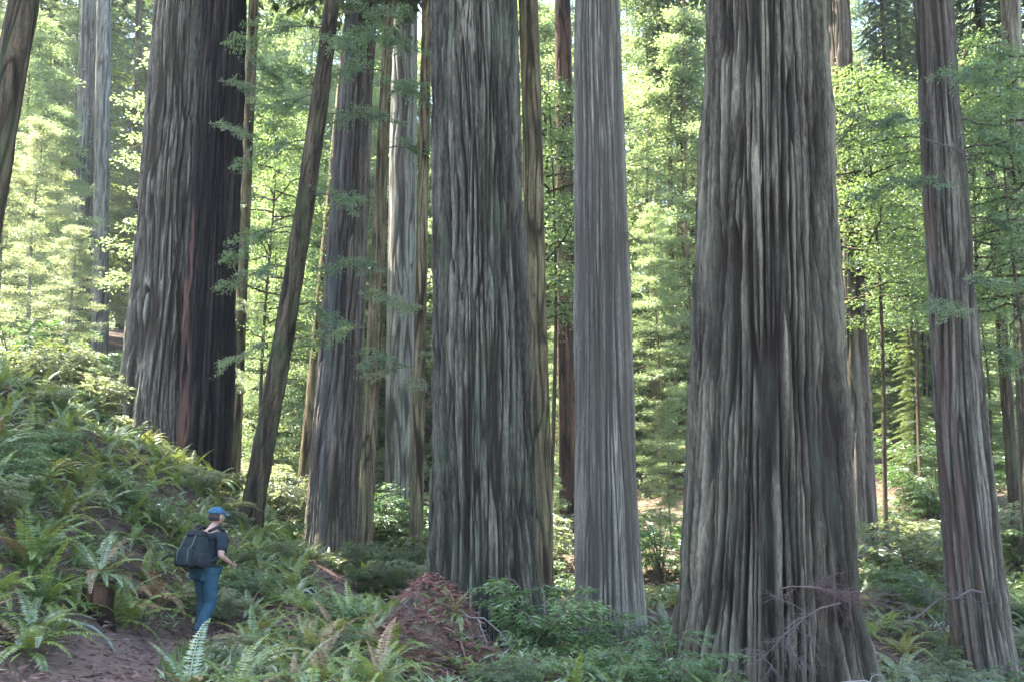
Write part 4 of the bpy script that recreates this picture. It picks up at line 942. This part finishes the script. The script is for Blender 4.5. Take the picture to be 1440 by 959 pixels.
def build_hiker(x, y, z, rz):
    SC = .96
    root = thing('person', 'hiker in a blue cap, dark shirt and jeans walking away along the trail', 'person', (x, y, z), rz); root.scale = (SC * 1.13, SC * 1.1, SC); root.rotation_euler[0] = R(-5)
    # local frame: faces +Y, right hand towards +X
    hipR, kneeR, ankR = (.095, .00, .90), (.10, .05, .48), (.095, -.10, .095)
    hipL, kneeL, ankL = (-.095, .02, .90), (-.10, .14, .50), (-.095, .12, .085)
    shR, elR, wrR = (.195, .03, 1.39), (.255, -.02, 1.11), (.23, .19, 1.02)
    shL, elL, wrL = (-.195, .03, 1.39), (-.26, .00, 1.11), (-.22, .20, 1.03)
    V = [(0, .0, .93, .145, .105), (0, .01, 1.08, .125, .09), (0, .03, 1.26, .145, .10), (0, .04, 1.39, .12, .085), (0, .055, 1.49, .055, .055), (0, .075, 1.56, .05, .05)]
    E = [(0, 1), (1, 2), (2, 3), (3, 4), (4, 5)]
    def chain(start, pts):
        p = start
        for q in pts: V.append(q); E.append((p, len(V) - 1)); p = len(V) - 1
    chain(3, [(*shR, .062, .06), (.225, .005, 1.25, .048, .048), (*elR, .040, .040), (.245, .09, 1.07, .036, .036), (*wrR, .026, .028)])
    chain(3, [(*shL, .062, .06), (-.23, .015, 1.25, .048, .048), (*elL, .040, .040), (-.24, .10, 1.08, .036, .036), (*wrL, .026, .028)])
    chain(0, [(*hipR, .088, .088), (.1, .03, .70, .075, .078), (*kneeR, .055, .056), (.10, -.04, .32, .052, .055), (*ankR, .036, .038), (.10, -.02, .045, .036, .030), (.105, .09, .032, .035, .024)])
    chain(0, [(*hipL, .088, .088), (-.1, .09, .70, .075, .078), (*kneeL, .055, .056), (-.10, .11, .32, .052, .055), (*ankL, .036, .038), (-.10, .19, .045, .036, .030), (-.105, .30, .035, .035, .024)])
    body = skin_mesh('body', V, E, 0)
    def headshape(D, V):
        y_, z_ = D[..., 1], D[..., 2]
        V = V.copy()
        V[..., 0] *= 1 - .18 * np.clip(-z_, 0, 1) * 1.0                       # jaw narrows
        V[..., 1] += np.where(z_ < 0, .012 * np.clip(y_, 0, 1), 0)            # chin forward
        nose = np.exp(-((D[..., 0] / .12) ** 2 + ((z_ + .12) / .16) ** 2)) * (y_ > .5)
        V[..., 1] += .024 * nose
        eye = np.exp(-(((np.abs(D[..., 0]) - .34) / .14) ** 2 + ((z_ - .03) / .10) ** 2)) * (y_ > .4)
        V[..., 1] -= .012 * eye
        mouth = np.exp(-((D[..., 0] / .28) ** 2 + ((z_ + .50) / .05) ** 2)) * (y_ > .4)
        V[..., 1] -= .006 * mouth
        return V
    hc = (0, .095, 1.645)
    parts = [body, blob(hc, (.076, .098, .118), 44, headshape)]
    for s in (-1, 1): parts.append(blob((s * .079, .085, 1.635), (.014, .026, .034), 12))
    # hands: palm and five curled fingers
    for s, w in ((1, wrR), (-1, wrL)):
        d = np.array([-.12 * s, .80, -.28]); d /= np.linalg.norm(d); side = np.array([0, -.3, -.95]); side /= np.linalg.norm(side); inn = np.cross(d, side); inn *= np.sign(inn[0] * -s)
        wv_ = np.array(w); pc = wv_ + d * .085
        hv = [(*wv_, .024, .020), (*(wv_ + d * .045), .036, .017), (*pc, .038, .016)]; he = [(0, 1), (1, 2)]
        parts.append(skin_mesh('palm', hv, he, 0, 1))
        for k, (o, ln) in enumerate(((-.030, .068), (-.010, .078), (.010, .073), (.029, .056))):
            b = pc + side * o - d * .012
            p1 = b + d * ln * .5 + inn * .006; p2 = p1 + d * ln * .30 + inn * .022; p3 = p2 + d * ln * .12 + inn * .026
            parts.append(skin_mesh('finger', [(*b, .0095, .0095), (*p1, .0092, .0092), (*p2, .0085, .0085), (*p3, .0075, .0075)], [(0, 1), (1, 2), (2, 3)], 0, 1))
        b = wv_ + d * .035 - side * .026; p1 = b - side * .026 + d * .03 + inn * .012; p2 = p1 + d * .03 + inn * .014
        parts.append(skin_mesh('thumb', [(*b, .012, .012), (*p1, .0105, .0105), (*p2, .009, .009)], [(0, 1), (1, 2)], 0, 1))
    obj('body', fuse('body', parts, .0075, M['skin'], 1), root)
    # clothes follow the body
    g = .014
    SV = [(0, 0, .90, .160, .122), (0, .01, 1.08, .146, .110), (0, .03, 1.26, .165, .118), (0, .04, 1.39, .135, .10), (0, .052, 1.455, .074, .07)]
    SE = [(0, 1), (1, 2), (2, 3), (3, 4)]
    for s, sh, el in ((1, shR, elR), (-1, shL, elL)):
        SV += [(*sh, .078, .075), (s * .228, .008, 1.25, .067, .067), (s * .245, -.005, 1.16, .063, .063)]; n = len(SV); SE += [(3, n - 3), (n - 3, n - 2), (n - 2, n - 1)]
    sh_me = fuse('shirt', [skin_mesh('s', SV, SE, 0)], .011, M['shirt'], 1)
    vv, _ = me_arrays(sh_me); fold = .006 * pnoise(vv[:, 0] * 9, vv[:, 1] * 9, vv[:, 2] * 22, 4); ctr = vv - vv * np.array([0, 0, 1]) ; ctr /= np.linalg.norm(ctr, axis=1)[:, None] + 1e-6
    vv = vv + ctr * fold[:, None]; sh_me.vertices.foreach_set('co', vv.ravel()); sh_me.update()
    obj('shirt', sh_me, root)
    JV = [(0, .0, .93, .150, .115)]; JE = []
    for s, hp, kn, an in ((1, hipR, kneeR, ankR), (-1, hipL, kneeL, ankL)):
        b = len(JV); mid = tuple((hp[i] + kn[i]) / 2 for i in range(3)); cal = tuple((kn[i] * .5 + an[i] * .5) for i in range(3))
        JV += [(*hp, .108, .112), (*mid, .092, .096), (*kn, .076, .078), (cal[0], cal[1] - .01, cal[2], .072, .076), (an[0], an[1] - .005, an[2] + .02, .064, .07)]
        JE += [(0, b), (b, b + 1), (b + 1, b + 2), (b + 2, b + 3), (b + 3, b + 4)]
    je = fuse('jeans', [skin_mesh('j', JV, JE, 0)], .011, M['jeans'], 1)
    vv, _ = me_arrays(je); w = .008 * pnoise(vv[:, 0] * 10, vv[:, 1] * 10, vv[:, 2] * 18, 8); vv[:, 1] += w; vv[:, 0] += .7 * w; je.vertices.foreach_set('co', vv.ravel()); je.update()
    obj('jeans', je, root)
    for s, an, toe in ((1, ankR, (.105, .13, .045)), (-1, ankL, (-.105, .34, .045))):
        bt = fuse('boot', [skin_mesh('b', [(an[0], an[1], an[2] + .07, .050, .054), (an[0], an[1] - .01, an[2] - .02, .050, .052), (an[0] * 1.05, an[1] + .09, .052, .048, .040), (toe[0], an[1] + .19, .046, .046, .034)], [(0, 1), (1, 2), (2, 3)], 0, 2)], .008, M['boot'], 1)
        b = obj('boot', bt, root)
        obj('sole', rounded('sole', (an[0] * 1.03, an[1] + .07, .014), (.094, .30, .03), M['pack_dark'], .01), b)
    # hair below the cap, the cap and its peak
    obj('hair', blob_mat('hair', (0, .072, 1.640), (.084, .088, .085), M['hair'], lambda D, V: np.where((D[..., 1:2] > .15) | (D[..., 2:3] < -.75), V * .82, V)), root)
    def capf(D, V):
        V = V.copy(); V[..., 2] = np.where(V[..., 2] < -.012, -.012 + (V[..., 2] + .012) * .05, V[..., 2]); return V
    c = obj('cap', blob_mat('cap', (0, .085, 1.690), (.092, .112, .088), M['cap'], capf), root)
    c.rotation_euler = (0, 0, 0)
    def peak(D, V):
        V = V.copy(); V[..., 2] += -.9 * (V[..., 0] ** 2) * 3.5; return V
    obj('peak', blob_mat('peak', (0, .205, 1.682), (.076, .085, .008), M['cap'], peak), c)
    # the pack he carries
    bp = thing('backpack', 'dark green-grey backpack worn by the hiker', 'backpack', (x, y, z), rz); bp.scale = (SC * 1.2, SC * 1.22, SC); bp.rotation_euler[0] = R(-5)
    main = obj('main_bag', rounded('main_bag', (0, -.18, 1.17), (.30, .21, .44), M['pack'], .05, (R(-4), 0, 0), .22, .10), bp)
    obj('lid', rounded('lid', (0, -.165, 1.39), (.22, .18, .09), M['pack_dark'], .03, (R(-6), 0, 0), .1), bp)
    obj('front_pocket', rounded('front_pocket', (0, -.30, 1.08), (.23, .09, .24), M['pack'], .03, (R(-4), 0, 0), .15), bp)
    for s in (-1, 1):
        obj('side_pocket', rounded('side_pocket', (s * .175, -.20, 1.05), (.07, .16, .19), M['pack_dark'], .03), bp)
        Tb = Tubes(); Tb.add(np.array([(s * .10, -.10, 1.43), (s * .115, .00, 1.495), (s * .125, .09, 1.46), (s * .14, .150, 1.34), (s * .165, .11, 1.18), (s * .17, -.04, 1.06), (s * .15, -.12, 1.03)]), .022, 8)
        obj('shoulder_strap', Tb.build('shoulder_strap', M['pack_dark']), bp)
        Tb = Tubes(); Tb.add(np.array([(s * .075, -.255, 1.37), (s * .08, -.292, 1.25), (s * .08, -.345, 1.17), (s * .08, -.350, 1.04), (s * .075, -.29, .965)]), .008, 6)
        obj('compression_strap', Tb.build('compression_strap', M['pack_grey']), bp)
    a = np.linspace(0, 6.283, 25); Tb = Tubes(); Tb.add(np.stack([.172 * np.sin(a), .0 - .142 * np.cos(a), .985 + 0 * a], 1), .018, 8)
    obj('hip_belt', Tb.build('hip_belt', M['pack_dark']), bp)
def blob_mat(name, c, r, mat, fn):
    me = blob(c, r, 30, fn); me.name = name; me.materials.append(mat)
    for p in me.polygons: p.use_smooth = True
    return me
build_hiker(HIK.x, HIK.y, hz(HIK.x, HIK.y) + .015, R(-30))

# ------------------------------------------------------------------ the air
def haze_box():
    import bmesh
    bm = bmesh.new(); bmesh.ops.create_cube(bm, size=1)
    lo, hi = Vector((-235, -85, float(GZ.min()) - 1)), Vector((235, 335, 66.0))
    for v in bm.verts: v.co = Vector([lo[i] + (hi[i] - lo[i]) * (v.co[i] + .5) for i in range(3)])
    me = bpy.data.meshes.new('haze'); bm.to_mesh(me); bm.free()
    m, n, l, out = nodes('haze'); v = n.new('ShaderNodeVolumePrincipled')
    v.inputs['Color'].default_value = (0.86, 0.93, 1.0, 1); v.inputs['Density'].default_value = HAZE_DENSITY; v.inputs['Anisotropy'].default_value = 0.2
    l.new(v.outputs[0], out.inputs['Volume']); me.materials.append(m)
    o = obj('haze', me); o['kind'] = 'stuff'; tag(o, 'thin pale haze hanging between the trees', 'haze')
if HAZE_DENSITY > 0: haze_box()

# things that share a wording get their order from left to right
def order_labels():
    by = {}
    for o in list(COL.objects):
        if o.parent is None and 'label' in o.keys(): by.setdefault(o['label'], []).append(o)
    words = ['leftmost', 'second from left', 'third from left', 'fourth from left', 'fifth from left', 'sixth from left', 'seventh from left']
    for lb, os_ in by.items():
        n = len(os_)
        if 2 <= n <= 8:
            os_.sort(key=lambda o: o.location.x / max(o.location.y, 1))
            for k, o in enumerate(os_):
                w = 'rightmost' if k == n - 1 else ('leftmost' if k == 0 else words[k])
                if len(lb.split()) + len(w.split()) <= 16: o['label'] = lb + ', ' + w
order_labels()
